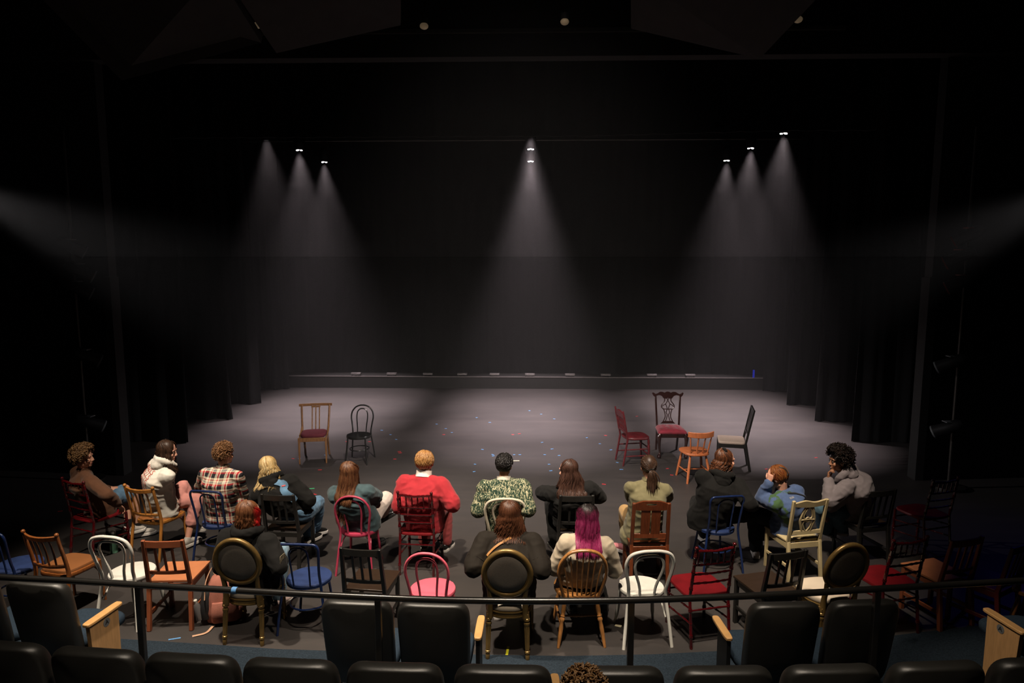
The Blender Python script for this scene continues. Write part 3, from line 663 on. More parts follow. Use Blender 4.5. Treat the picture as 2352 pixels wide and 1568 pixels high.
def heart():
    m = mat('cream_gold_paint', (0.50, 0.40, 0.22), 0.42, 0, 0.1, 9); P = []; y = lambda z: yb(z, -0.2, 0.17, 0.12)
    for s in (-1, 1):
        mb = MB().bar((s * 0.185, y(0), 0), (s * 0.18, -0.2, 0.45), 0.034, 0.036).bar((s * 0.18, -0.2, 0.44), (s * 0.188, y(0.915), 0.915), 0.034, 0.03); part(P, 'rear_post', mb, m, 0.006)
        part(P, 'leg', MB().bar((s * 0.185, 0.185, 0.44), (s * 0.19, 0.195, 0), 0.04, 0.04, taper=0.65), m, 0.006)
        part(P, 'side_rail', MB().bar((s * 0.182, -0.2, 0.40), (s * 0.185, 0.185, 0.40), 0.022, 0.06), m, 0.003)
        part(P, 'stretcher', MB().bar((s * 0.184, -0.215, 0.18), (s * 0.186, 0.188, 0.18), 0.02, 0.03), m, 0.003)
    N = 20; top = [(-0.172 + 0.344 * i / N, 0.030 + 0.016 * math.cos(2 * math.pi * (i / N) * 1.5 + math.pi) * (0.6 if 0 < i < N else 1)) for i in range(N + 1)]
    bot = [(0.172 - 0.344 * i / N, -0.034 + 0.016 * (2 * i / N - 1) ** 2) for i in range(N + 1)]
    up = V((0, -0.17, 1)).normalized()
    part(P, 'crest_rail', MB().prism(top + bot, (0, y(0.87), 0.87), (1, 0, 0), up, 0.022), m)
    # pierced splat with two heart shaped openings
    o = V((0, y(0.69), 0.69)); mb = MB()
    def q(a, b): return o + V((a, 0, 0)) + up * b
    for s in (-1, 1):
        mb.tube(cr([q(s * 0.035, 0.155), q(s * 0.055, 0.10), q(s * 0.078, 0.02), q(s * 0.080, -0.02), q(s * 0.060, -0.09), q(s * 0.045, -0.145)], 4), 0.0145, 8, flat=0.6, up=(1, 0, 0))
        mb.tube(cr([q(0, 0.145), q(s * 0.024, 0.12), q(s * 0.046, 0.06), q(s * 0.046, 0.025), q(s * 0.025, 0.012), q(0, 0.030)], 4), 0.0085, 8)
        mb.tube(cr([q(0, -0.028), q(s * 0.024, -0.012), q(s * 0.046, -0.03), q(s * 0.042, -0.07), q(s * 0.018, -0.118), q(0, -0.135)], 4), 0.0085, 8)
    mb.tube([q(-0.075, 0.0), q(0, 0.004), q(0.075, 0.0)], 0.011, 8)
    part(P, 'splat', mb, m)
    part(P, 'lower_rail', MB().bar((-0.172, y(0.545), 0.545), (0.172, y(0.545), 0.545), 0.045, 0.02, (0, 0, 1)), m, 0.004)
    part(P, 'apron', MB().bar((-0.17, -0.2, 0.40), (0.17, -0.2, 0.40), 0.06, 0.02, (0, 0, 1)).bar((-0.17, 0.185, 0.40), (0.17, 0.185, 0.40), 0.06, 0.02, (0, 0, 1)), m, 0.003)
    part(P, 'seat', MB().slab([(-0.195, -0.185), (0.195, -0.185), (0.212, 0.21), (-0.212, 0.21)], 0.43, 0.462, 0.03), m, 0.006)
    return P, 0.905, y(0.905)

def burgundy():
    m = wood('tan_wood', (0.24, 0.115, 0.045)); mc = mat('burgundy_cloth', (0.115, 0.012, 0.022), 0.85, 0, 0.15, 40, 0.1, 200); P = []
    y = lambda z: yb(z, -0.2, 0.24, 0.25)
    for s in (-1, 1):
        part(P, 'rear_post', MB().tube(cr([(s * 0.20, y(0) - 0.01, 0), (s * 0.195, y(0.2) + 0.015, 0.2), (s * 0.20, -0.16, 0.42), (s * 0.215, -0.19, 0.52), (s * 0.225, y(0.70) + 0.01, 0.70), (s * 0.232, y(0.875) - 0.01, 0.875)], 4), 0.0175, 8, flat=1.1), m)
        part(P, 'arm_curve', MB().tube(cr([(s * 0.218, -0.19, 0.55), (s * 0.222, -0.08, 0.475), (s * 0.222, 0.08, 0.445)], 5), 0.013, 8), m)
        part(P, 'leg', MB().bar((s * 0.215, 0.20, 0.44), (s * 0.215, 0.215, 0), 0.036, 0.036, taper=0.65), m, 0.004)
        part(P, 'side_rail', MB().bar((s * 0.203, -0.17, 0.405), (s * 0.215, 0.2, 0.405), 0.022, 0.065), m, 0.003)
    N = 12; d = 0.05; poly = [(-0.275 + 0.55 * i / N, -d * (1 - (2 * i / N - 1) ** 2) - 0.012) for i in range(N + 1)] + [(0.275 - 0.55 * i / N, -d * (1 - (2 * i / N - 1) ** 2) + 0.012) for i in range(N + 1)]
    part(P, 'crest_rail', MB().prism(poly, (0, y(0.885), 0.885), (1, 0, 0), (0, 1, 0.1), 0.045), m, 0.005)
    mb = MB()
    for x in (-0.06, 0, 0.06): mb.bar((x, -0.215, 0.46), (x, y(0.87) - 0.045, 0.875), 0.018, 0.014)
    mb.bar((-0.075, y(0.845) - 0.043, 0.845), (0.075, y(0.845) - 0.043, 0.845), 0.022, 0.014, (0, 0, 1)); part(P, 'splat', mb, m, 0.003)
    part(P, 'apron', MB().bar((-0.2, 0.2, 0.405), (0.2, 0.2, 0.405), 0.065, 0.022, (0, 0, 1)).bar((-0.19, -0.18, 0.405), (0.19, -0.18, 0.405), 0.065, 0.022, (0, 0, 1)), m, 0.003)
    part(P, 'seat_cushion', MB().slab(circ(0.205, 36, 0.195, (0, 0.01), 4), 0.425, 0.495, 0.09), mc, angle=60)
    return P, 0.90, y(0.9)

def redside():
    m = mat('worn_red_paint', (0.085, 0.006, 0.009), 0.45, 0, 0.4, 18, 0.05, 60); P = []; y = lambda z: yb(z, -0.19, 0.20, 0.16)
    for s in (-1, 1):
        part(P, 'rear_post', MB().lathe((s * 0.185, y(0), 0), (s * 0.18, -0.19, 0.45), [(0, 0.013), (0.4, 0.018), (0.7, 0.016), (1, 0.018)]).lathe((s * 0.18, -0.19, 0.44), (s * 0.195, y(0.92), 0.92), [(0, 0.018), (0.2, 0.015), (0.25, 0.019), (0.5, 0.016), (0.8, 0.018), (1, 0.012)]), m)
        part(P, 'leg', MB().lathe((s * 0.175, 0.17, 0.43), (s * 0.185, 0.19, 0), [(0, 0.018), (0.15, 0.022), (0.2, 0.016), (0.25, 0.023), (0.5, 0.02), (0.6, 0.015), (0.9, 0.019), (1, 0.013)]), m)
        for z in (0.16, 0.27): part(P, 'stretcher', MB().lathe((s * 0.183, y(z), z), (s * 0.182, 0.183, z), [(0, 0.009), (0.3, 0.013), (0.5, 0.010), (0.7, 0.013), (1, 0.009)], 8), m)
    for z in (0.17, 0.28): part(P, 'stretcher', MB().lathe((-0.183, 0.184, z), (0.183, 0.184, z), [(0, 0.009), (0.3, 0.013), (0.5, 0.010), (0.7, 0.013), (1, 0.009)], 8), m)
    N = 12; top = [(-0.19 + 0.38 * i / N, 0.05 * (1 - (2 * i / N - 1) ** 2) + 0.02) for i in range(N + 1)]
    part(P, 'crest_rail', MB().prism(top + [(0.19, -0.05), (-0.19, -0.05)], (0, y(0.84), 0.84), (1, 0, 0), V((0, -0.2, 1)).normalized(), 0.02), m, 0.003)
    part(P, 'lower_rail', MB().bar((-0.18, y(0.56), 0.56), (0.18, y(0.56), 0.56), 0.04, 0.018, (0, 0, 1)), m, 0.003)
    for i in range(5): part(P, 'spindle', MB().lathe((-0.12 + 0.06 * i, y(0.56), 0.56), (-0.12 + 0.06 * i, y(0.80), 0.80), [(0, 0.006), (0.3, 0.010), (0.5, 0.007), (0.7, 0.010), (1, 0.006)], 8), m)
    part(P, 'seat', MB().slab([(x * (1 + 0.06 * y_ / 0.2), y_) for x, y_ in circ(0.205, 36, 0.205, (0, 0.005), 3.6)], 0.425, 0.468, 0.06), m)
    return P, 0.93, y(0.93)

def chippendale():
    m = mat('dark_mahogany', (0.022, 0.006, 0.005), 0.25, 0, 0.2, 8, 0, 60, 0.5, 0.5); mc = mat('crimson_velvet', (0.24, 0.010, 0.028), 0.8, 0, 0.25, 14, 0.3, 25, sheen=0.3); P = []
    y = lambda z: yb(z, -0.215, 0.16, 0.22); up = V((0, -0.16, 1)).normalized(); o = V((0, y(0.74), 0.74))
    def q(a, b): return o + V((a, 0, 0)) + up * b
    for s in (-1, 1):
        part(P, 'rear_post', MB().bar((s * 0.18, y(0), 0), (s * 0.19, -0.215, 0.45), 0.034, 0.036).bar((s * 0.19, -0.215, 0.44), (s * 0.215, y(0.98), 0.98), 0.032, 0.028), m, 0.005)
        i = part(P, 'leg', MB().tube(cr([(s * 0.215, 0.20, 0.42), (s * 0.232, 0.22, 0.34), (s * 0.225, 0.215, 0.22), (s * 0.212, 0.20, 0.10), (s * 0.225, 0.22, 0.045)], 4), [0.036, 0.04, 0.042, 0.04, 0.038, 0.034, 0.03, 0.027, 0.024, 0.021, 0.019, 0.018, 0.018, 0.018, 0.02, 0.024, 0.026], 10), m)
        part(P, 'claw_foot', MB().ell((s * 0.228, 0.228, 0.032), (0.036, 0.04, 0.034)), m, sub=i)
        part(P, 'side_rail', MB().bar((s * 0.19, -0.21, 0.395), (s * 0.215, 0.2, 0.395), 0.026, 0.08), m, 0.004)
    half_t = [(0, 0.066), (0.03, 0.060), (0.055, 0.046), (0.09, 0.060), (0.135, 0.060), (0.175, 0.036), (0.215, 0.024), (0.245, 0.046), (0.268, 0.050)]
    half_b = [(0.274, 0.030), (0.255, -0.006), (0.225, -0.028), (0.195, -0.008), (0.15, 0.002), (0.105, -0.014), (0.075, -0.050), (0.045, -0.060), (0, -0.045)]
    rt_ = [(p.x, p.z) for p in cr([V((x, 0, z)) for x, z in half_t], 3)] + [(p.x, p.z) for p in cr([V((x, 0, z)) for x, z in half_b], 3)]
    crest = rt_ + [(-x, z) for x, z in rt_[-2:0:-1]]
    part(P, 'crest_rail', MB().prism(crest[::-1], (0, y(0.985), 0.985), (1, 0, 0), up, 0.028), m, 0.003)
    mb = MB()
    for s in (-1, 1):
        mb.tube(cr([q(s * 0.062, 0.22), q(s * 0.056, 0.15), q(s * 0.100, 0.09), q(s * 0.112, 0.04), q(s * 0.075, 0.005), q(s * 0.052, -0.07), q(s * 0.050, -0.14), q(s * 0.085, -0.215)], 4), 0.0085, 8)
        mb.tube(cr([q(s * 0.03, 0.22), q(0, 0.165), q(-s * 0.035, 0.10), q(-s * 0.075, 0.075), q(-s * 0.10, 0.05)], 4), 0.007, 7)
        mb.tube(cr([q(s * 0.04, 0.10), q(s * 0.025, 0.06), q(s * 0.012, 0.01), q(s * 0.03, -0.05), q(s * 0.012, -0.09), q(s * 0.018, -0.14), q(s * 0.045, -0.215)], 4), 0.007, 7)
    mb.tube([q(-0.09, 0.008), q(0, 0.004), q(0.09, 0.008)], 0.008, 7); mb.prism([(-0.13, -0.03), (0.13, -0.03), (0.08, 0.012), (-0.08, 0.012)], q(0, -0.215), (1, 0, 0), up, 0.022)
    part(P, 'splat', mb, m)
    part(P, 'apron', MB().bar((-0.2, 0.205, 0.395), (0.2, 0.205, 0.395), 0.08, 0.026, (0, 0, 1)).bar((-0.18, -0.215, 0.395), (0.18, -0.215, 0.395), 0.08, 0.026, (0, 0, 1)), m, 0.004)
    # button tufted seat
    n = 24; mb = MB(); top = []; 
    def hgt(a, b):
        e = (1 - abs(a) ** 5) * (1 - abs(b) ** 5); d = 0
        for i in (-0.5, 0, 0.5):
            for j in (-0.5, 0, 0.5): d += 0.018 * math.exp(-((a - i) ** 2 + (b - j) ** 2) / 0.02)
        return 0.43 + 0.075 * max(e, 0) ** 0.5 - d
    for j in range(n + 1):
        for i in range(n + 1):
            a, b = 2 * i / n - 1, 2 * j / n - 1; top.append(V((a * (0.235 + 0.015 * b), b * 0.225, hgt(a * 0.995, b * 0.995))))
    mb.add(top, [(j * (n + 1) + i, j * (n + 1) + i + 1, (j + 1) * (n + 1) + i + 1, (j + 1) * (n + 1) + i) for j in range(n) for i in range(n)])
    mb.slab([(-0.22, -0.222), (0.22, -0.222), (0.247, 0.222), (-0.247, 0.222)], 0.425, 0.434)
    part(P, 'seat_cushion', mb, mc, angle=80)
    return P, 1.02, y(1.02)

def captain(col='orange'):
    m = wood('orange_pine', (0.46, 0.135, 0.045), 0.4, 0.15) if col == 'orange' else wood('amber_wood', (0.42, 0.17, 0.05)); P = []; y = lambda z: yb(z, -0.175, 0.24)
    N = 14; d = 0.07; poly = [(-0.2 + 0.4 * i / N, -d * (1 - (2 * i / N - 1) ** 2) - 0.011) for i in range(N + 1)] + [(0.2 - 0.4 * i / N, -d * (1 - (2 * i / N - 1) ** 2) + 0.011) for i in range(N + 1)]
    part(P, 'crest_rail', MB().prism(poly, (0, y(0.765) + 0.03, 0.765), (1, 0, 0), (0, 1, 0.1), 0.085), m, 0.006)
    for i in range(4):
        u = (i - 1.5) / 1.5; part(P, 'spindle', MB().lathe((u * 0.13, -0.165 - 0.02 * (1 - u * u), 0.44), (u * 0.165, y(0.74) + 0.03 - d * (1 - (u * 0.83) ** 2), 0.74), [(0, 0.010), (0.5, 0.0125), (1, 0.009)], 9), m)
    outl = [(x * (1 + 0.12 * y_ / 0.2), y_) for x, y_ in circ(0.205, 36, 0.215, (0, 0.0), 3.2)]
    part(P, 'seat', MB().slab(outl, 0.415, 0.456, 0.05), m)
    ft = {}
    for s in (-1, 1):
        for fy, a, b in ((1, (s * 0.15, 0.13, 0.42), (s * 0.205, 0.205, 0)), (-1, (s * 0.12, -0.13, 0.42), (s * 0.19, -0.225, 0))):
            ft[(s, fy)] = V(a).lerp(V(b), 0.62); part(P, 'leg', MB().lathe(a, b, [(0, 0.015), (0.4, 0.021), (0.6, 0.021), (1, 0.016)], 11), m)
        part(P, 'stretcher', MB().lathe(ft[(s, -1)], ft[(s, 1)], [(0, 0.009), (0.5, 0.012), (1, 0.009)], 9), m)
    part(P, 'stretcher', MB().lathe(ft[(-1, -1)].lerp(ft[(-1, 1)], 0.5), ft[(1, -1)].lerp(ft[(1, 1)], 0.5), [(0, 0.009), (0.5, 0.012), (1, 0.009)], 9), m)
    return P, 0.81, y(0.8)

def highback():
    m = mat('black_stain', (0.012, 0.011, 0.010), 0.32, 0, 0.15, 8); mc = mat('beige_cloth', (0.46, 0.36, 0.29), 0.9, 0, 0.06, 60, 0.1, 200); P = []; y = lambda z: yb(z, -0.2, 0.20, 0.18)
    for s in (-1, 1):
        part(P, 'rear_post', MB().bar((s * 0.185, y(0), 0), (s * 0.19, -0.2, 0.45), 0.04, 0.04).bar((s * 0.19, -0.2, 0.44), (s * 0.19, y(1.0), 1.0), 0.04, 0.032), m, 0.004)
        part(P, 'leg', MB().bar((s * 0.195, 0.195, 0.44), (s * 0.195, 0.195, 0), 0.04, 0.04), m, 0.004)
        part(P, 'back_board', MB().bar((s * 0.062, y(0.62), 0.61), (s * 0.062, y(0.97), 0.98), 0.105, 0.014), m, 0.003)
        part(P, 'side_rail', MB().bar((s * 0.192, -0.2, 0.405), (s * 0.195, 0.195, 0.405), 0.022, 0.06), m, 0.003)
    for z in (0.60, 0.985): part(P, 'back_rail', MB().bar((-0.18, y(z), z), (0.18, y(z), z), 0.04, 0.022, (0, 0, 1)), m, 0.003)
    part(P, 'apron', MB().bar((-0.18, 0.195, 0.405), (0.18, 0.195, 0.405), 0.06, 0.02, (0, 0, 1)).bar((-0.18, -0.2, 0.405), (0.18, -0.2, 0.405), 0.06, 0.02, (0, 0, 1)), m, 0.003)
    part(P, 'seat_cushion', MB().slab(circ(0.215, 36, 0.21, (0, 0.005), 8), 0.43, 0.475, 0.05), mc, angle=60)
    return P, 1.0, y(1.0)

KINDS = {'white': lambda: thonet('white', True), 'pink': lambda: thonet('pink', False), 'rose': lambda: thonet('rose', False), 'creambent': lambda: thonet('cream', True), 'blackbent': lambda: thonet('black', False), 'bistro': bistro, 'chiavari': chiavari,
         'black': lambda: slat('black'), 'orange': lambda: slat('orange'), 'maroon': lambda: slat('maroon'), 'cafe': lambda: cafe('brown'), 'honey': lambda: cafe('honey'),
         'louis': louis, 'windsor': windsor, 'mission': mission, 'heart': heart, 'burgundy': burgundy, 'redside': redside, 'chippendale': chippendale, 'captain': captain, 'amber': lambda: captain('amber'), 'highback': highback}
NAMES = {'white': 'bentwood_chair', 'pink': 'bentwood_chair', 'rose': 'bentwood_chair', 'creambent': 'bentwood_chair', 'blackbent': 'bentwood_chair', 'bistro': 'metal_cafe_chair', 'chiavari': 'banquet_chair', 'black': 'slat_back_chair', 'orange': 'slat_back_chair', 'maroon': 'slat_back_chair',
         'cafe': 'cafe_chair', 'honey': 'cafe_chair', 'louis': 'oval_back_chair', 'windsor': 'hoop_back_chair', 'mission': 'handle_back_chair', 'heart': 'heart_back_chair', 'burgundy': 'upholstered_side_chair', 'redside': 'spindle_side_chair',
         'chippendale': 'carved_dining_chair', 'captain': 'spindle_chair', 'amber': 'spindle_chair', 'highback': 'high_back_chair'}
CHAIRS = {}
def chair(key, kind, px, py, ang, label, z=None, foot=None, sc=1.0):
    """One chair; px, py is where the photograph shows the middle of its back at the kind's reference height."""
    if kind not in CHAIR_MESH: CHAIR_MESH[kind] = KINDS[kind]()
    parts, zt, yt = CHAIR_MESH[kind]
    p = at(px, py, zt); a = R(ang)
    loc = p - Matrix.Rotation(a, 3, 'Z') @ V((0, yt, 0)); loc.z = 0
    if foot: loc = V((foot[0], foot[1], 0))
    root = tag(empty(NAMES[kind], loc, a), label, 'chair', 'mismatched chairs around the stage')
    objs = []
    for name, me, bev, sub, lab in parts:
        o = bpy.data.objects.new(name, me); COL.objects.link(o); o.parent = objs[sub] if sub is not None else root; objs.append(o)
        if bev:
            b = o.modifiers.new('bevel', 'BEVEL'); b.width = bev; b.segments = 2; b.limit_method = 'ANGLE'; b.angle_limit = R(40)
        if lab: o['label'] = lab
    CHAIRS[key] = (loc, a); return root

# front row, left to right
chair('C0', 'bistro', -30, 1222, -14, 'blue metal cafe chair cut off by the left edge, nearest row')
chair('C1', 'cafe', 91, 1224, -12, 'brown wooden cafe chair with tan padded seat, second from the left in the nearest row')
chair('C2', 'white', 247, 1233, -8, 'white bentwood chair by the green bottle, left part of the nearest row')
chair('C3', 'orange', 373, 1240, 4, 'terracotta orange slat chair with paint chips beside the pink backpack')
chair('C4', 'louis', 545, 1289, -2, 'gold oval back chair occupied by the red haired person')
chair('C5', 'bistro', 681, 1250, -2, 'blue metal cafe chair right of the red haired person, nearest row')
chair('C6', 'black', 827, 1259, -6, 'black slat chair with dark brown seat between blue and pink chairs')
chair('C7', 'pink', 977, 1271, -4, 'bright pink bentwood chair, empty, left of the black blouse person')
chair('C8', 'louis', 1165, 1316, -1, 'gold oval back chair occupied by the person in sheer black blouse')
chair('C9', 'windsor', 1341, 1264, 3, 'oak hoop back chair occupied by the magenta haired person')
chair('C10', 'white', 1496, 1266, 7, 'white bentwood chair right of the magenta haired person, nearest row')
chair('C11', 'chiavari', 1644, 1256, 15, 'dark red banquet chair with red seat right of the white chair')
chair('C12', 'black', 1812, 1266, 16, 'black slat chair in front of the cream heart back chair')
chair('C13', 'louis', 1944, 1301, 14, 'empty gold oval back chair with cream seat, right part of nearest row')
chair('C14', 'chiavari', 2092, 1239, 16, 'shadowed dark red banquet chair between oval back and orange chairs')
chair('C15', 'orange', 2223, 1236, 18, 'terracotta orange slat chair half in shadow at the right end')
chair('C16', 'maroon', 2350, 1248, 32, 'dark maroon chair in shadow at the far right edge')
chair('C17', 'amber', 2492, 1290, 40, 'amber wooden chair mostly outside the right edge')
# second row
chair('B1', 'chiavari', 167, 1104, -22, 'dark red banquet chair under the brown sweater person')
chair('B2', 'honey', 318, 1117, -14, 'honey coloured cafe chair under the white hoodie person')
chair('B3', 'bistro', 471, 1128, -8, 'blue metal cafe chair under the plaid shirt person')
chair('B4', 'black', 637, 1135, -4, 'black slat chair under the blonde person in overalls')
chair('B5', 'rose', 806, 1140, -3, 'dark pink bentwood chair under the denim jacket person')
chair('B6', 'chiavari', 952, 1133, -4, 'dark red banquet chair under the red sweater person')
chair('B7', 'creambent', 1160, 1146, 2, 'cream bentwood chair under the person in green patterned sweater')
chair('B8', 'black', 1325, 1137, 2, 'black slat chair under the long haired person in black')
chair('B9', 'mission', 1497, 1155, 2, 'mahogany chair with hand hole under the olive jacket person')
chair('B10', 'bistro', 1672, 1140, 10, 'blue metal cafe chair under the black hoodie person at right')
chair('B11', 'heart', 1862, 1150, 12, 'cream heart carved chair under the blue sweater person')
chair('B12', 'black', 2026, 1125, 14, 'black slat chair under the grey hoodie person')
chair('B13', 'chiavari', 2173, 1101, 18, 'empty dark red banquet chair in deep shadow behind the right row')
# on the stage
chair('A1', 'burgundy', 711, 932, 190, 'tan wooden chair with burgundy seat at the left of the stage', foot=(-3.63, 11.1))
chair('A2', 'blackbent', 833, 930, 178, 'black bentwood chair facing the rows, left of the stage')
chair('A3', 'redside', 1424, 942, -78, 'worn red wooden chair seen from the side on the stage', foot=(1.74, 11.12))
chair('A4', 'chippendale', 1537, 906, 180, 'dark carved chair with tufted crimson seat on the stage', foot=(2.42, 11.58))
chair('A5', 'captain', 1606, 985, 8, 'orange pine spindle chair turned towards the back of the stage', foot=(2.53, 10.28))
chair('A6', 'highback', 1716, 932, 78, 'black high back chair with beige seat, right of the stage group', foot=(3.27, 10.9))

# ================================================================== rail, theatre seats, bags
M_RAIL = mat('black_rail_enamel', (0.014, 0.013, 0.012), 0.26, 0.0, 0.1, 8, 0, 60, 0.8)
rp = [at(x, y, 1.2) for x, y in ((-330, 1302), (-120, 1316), (0, 1325), (160, 1333), (318, 1343), (480, 1352), (640, 1361), (868, 1372), (1010, 1377), (1160, 1379.5), (1300, 1380), (1450, 1378), (1600, 1373), (1700, 1369), (1860, 1361), (2015, 1352), (2190, 1342), (2352, 1333), (2600, 1320))]
rail = tag(empty('guard_rail', (0, 4.2, 0.30)), 'long black guard rail curving across the whole foreground', 'rail')
def rel(p): return V(p) - V((0, 4.2, 0.30))
MB().tube(cr([rel(p) for p in rp], 5), 0.0215, 12).build('top_rail', M_RAIL, rail)
for px, py in ((-150, 1314), (318, 1343), (868, 1372), (1450, 1378), (2015, 1352), (2560, 1322)):
    p = rel(at(px, py, 1.2))
    MB().bar(p + V((0, 0, -0.01)), (p.x, p.y, 0.0), 0.040, 0.040).box((p.x, p.y, 0.006), (0.10, 0.10, 0.012)).build('post', M_RAIL, rail, bevel=0.004)
# blue tape wrapped on the rail
a, b = at(534, 1355, 1.2), at(545, 1355.6, 1.2)
t = MB().tube([V((0, 0, 0)), b - a], 0.0228, 12).build('tape_wrap', TAPE['blue']); t.location = a
tag(t, 'small blue tape wrap around the black rail above the pink backpack', 'tape')
tape('yellow', 1165, 1498, 0.18, 0.022, 1.5, 'short yellow tape strip on the floor in front of the middle oval chair', 'single tape strips')
t = tape('blue', 401, 1467, 0.10, 0.018, 0.35, 'short blue tape strip at the carpet edge by the orange chair', 'single tape strips')

M_LEATHER = mat('black_leatherette', (0.015, 0.014, 0.012), 0.42, 0, 0.1, 12, 0.12, 420, 0.8)
M_SEATCLOTH = mat('blue_seat_cloth', (0.020, 0.032, 0.048), 0.9, 0, 0.3, 120, 0.3, 400, 0.1)
M_MAPLE = wood('maple_wood', (0.52, 0.29, 0.11), 0.4, 0.1, 0.2, (3, 3, 14))
M_MAPLEP = wood('maple_panel', (0.45, 0.25, 0.105), 0.45, 0.14, 0.1, (6, 14, 1.5))
def seat_back(w=0.255, z0=0.34, z1=1.03, th=0.10):
    mb = MB(); out = []
    for k in range(44):
        a = 2 * math.pi * (k + 0.5) / 44; ca, sa = math.cos(a), math.sin(a)
        p = 6.0
        x = math.copysign(abs(ca) ** (2 / p), ca); z = math.copysign(abs(sa) ** (2 / p), sa)
        out.append((x * (1 + 0.03 * z), z))
    zc, hz = (z0 + z1) / 2, (z1 - z0) / 2; rings = []
    for d, k in ((0, 0.30), (0.004, 0.86), (0.014, 0.935), (0.03, 0.975), (0.05, 0.99), (0.07, 0.975), (0.088, 0.93), (0.098, 0.85), (0.102, 0.30)):
        r = []
        for x, z in out:
            kx = 1 - (1 - k) * (0.6 if k > 0.5 else 1); kz = 1 - (1 - k) * (0.36 if k > 0.5 else 1)
            X = x * w * kx; Z = zc + z * hz * kz
            r.append(V((X, -0.20 - (Z - 0.40) * 0.18 - d + 0.03 * (X / w) ** 2, Z)))
        rings.append(r)
    return mb.rings(rings).mesh('back', M_LEATHER, True, 50)
SEAT_BACK = seat_back()
SEAT_CUSHION = MB().slab(circ(0.235, 32, 0.24, (0, 0.06), 5), 0.38, 0.47, 0.10).mesh('cushion', M_SEATCLOTH, True, 60)
SEAT_STD = MB().box((0, 0, 0.29), (0.03, 0.20, 0.58)).box((0, 0.02, 0.012), (0.06, 0.36, 0.024)).mesh('standard', M_CAN, False)
ARM = MB().rings([[V((x, y, z)) for x, y in circ(0.030, 24, 0.165, (0, 0), 5)] for z in (0.595, 0.62)]).mesh('armrest', M_MAPLE, True, 40)
def theatre_seat(x, y0, z, label, group, right_arm=True, left_arm=False, panel=0):
    a = math.atan((x + 0.1) / 26.0); y = arc_y(x, y0)
    t = tag(empty('theatre_seat', (x, y, z), a), label, 'theatre seat', group)
    def child(n, me, loc=(0, 0, 0), par=None, bev=0):
        o = bpy.data.objects.new(n, me); COL.objects.link(o); o.parent = par or t; o.location = loc
        if bev: b = o.modifiers.new('bevel', 'BEVEL'); b.width = bev; b.segments = 2
        return o
    child('back', SEAT_BACK); child('cushion', SEAT_CUSHION)
    for s, on in ((1, right_arm), (-1, left_arm)):
        if not on: continue
        st = child('standard', SEAT_STD, (s * 0.285, 0.02, 0))
        child('armrest', ARM, (0, 0.05, 0), st, 0.005)
    if panel:
        X = panel * 0.265
        pn = MB().prism([(-0.13, 0), (0.13, 0), (0.13, 0.60), (-0.17, 0.60)], (X, -0.02, 0), (0, 1, 0), (0, 0, 1), 0.035).build('end_panel', M_MAPLEP, t, smooth=False)
        MB().rings([[V((X + x_, y_, z_)) for x_, y_ in circ(0.034, 24, 0.185, (0, -0.03), 6)] for z_ in (0.602, 0.628)]).build('panel_cap', M_MAPLE, pn, bevel=0.006)
        d = MB().lathe((X + panel * 0.017, -0.02, 0.545), (X + panel * 0.020, -0.02, 0.545), [(0, 0.034), (1, 0.034)], 24).build('row_disc', mat('silver_disc', (0.30, 0.31, 0.32), 0.35, 0.6), pn)
        me = text_mesh('A', 0.052, 0.0008); me.materials.append(M_CAN)
        q = bpy.data.objects.new('row_letter', me); COL.objects.link(q); q.parent = pn
        q.location = (X + panel * 0.0212, -0.02, 0.545); q.rotation_euler = (R(90), 0, R(90 if panel > 0 else -90))
    return t
ROWA = 'front row of black theatre seats'; ROWB = 'black theatre seat tops along the bottom edge'
theatre_seat(-4.22, 4.80, 0, 'black theatre seat cut off by the left edge, beyond the rail', ROWA)
theatre_seat(-3.61, 4.80, 0, 'black theatre seat joined to the left wooden end panel', ROWA, False, False, 1)
theatre_seat(-1.20, 4.80, 0, 'left seat of the middle pair of black theatre seats beyond the rail', ROWA, True, True)
theatre_seat(-0.665, 4.80, 0, 'right seat of the middle pair of black theatre seats, with maple armrest', ROWA, True)
theatre_seat(1.75, 4.80, 0, 'left seat of the right pair of black theatre seats, with maple armrest', ROWA, True, True)
theatre_seat(2.31, 4.80, 0, 'right seat of the right pair of black theatre seats, behind a rail post', ROWA, True)
theatre_seat(3.92, 4.82, 0, 'dark theatre seat joined to the right wooden end panel', ROWA, True, False, -1)
NTH = ('leftmost', 'second', 'third', 'fourth', 'fifth', 'sixth', 'seventh', 'eighth', 'ninth', 'tenth', 'eleventh')
for i, x in enumerate((-2.84, -2.295, -1.765, -1.235, -0.690, -0.135, 0.435, 0.985, 1.535, 2.085, 2.635)):
    theatre_seat(x, 3.60, 0.30, '%s black leatherette seat top along the bottom edge of the photo' % (NTH[i] if i == 0 else NTH[i] + ' from the left'), ROWB)

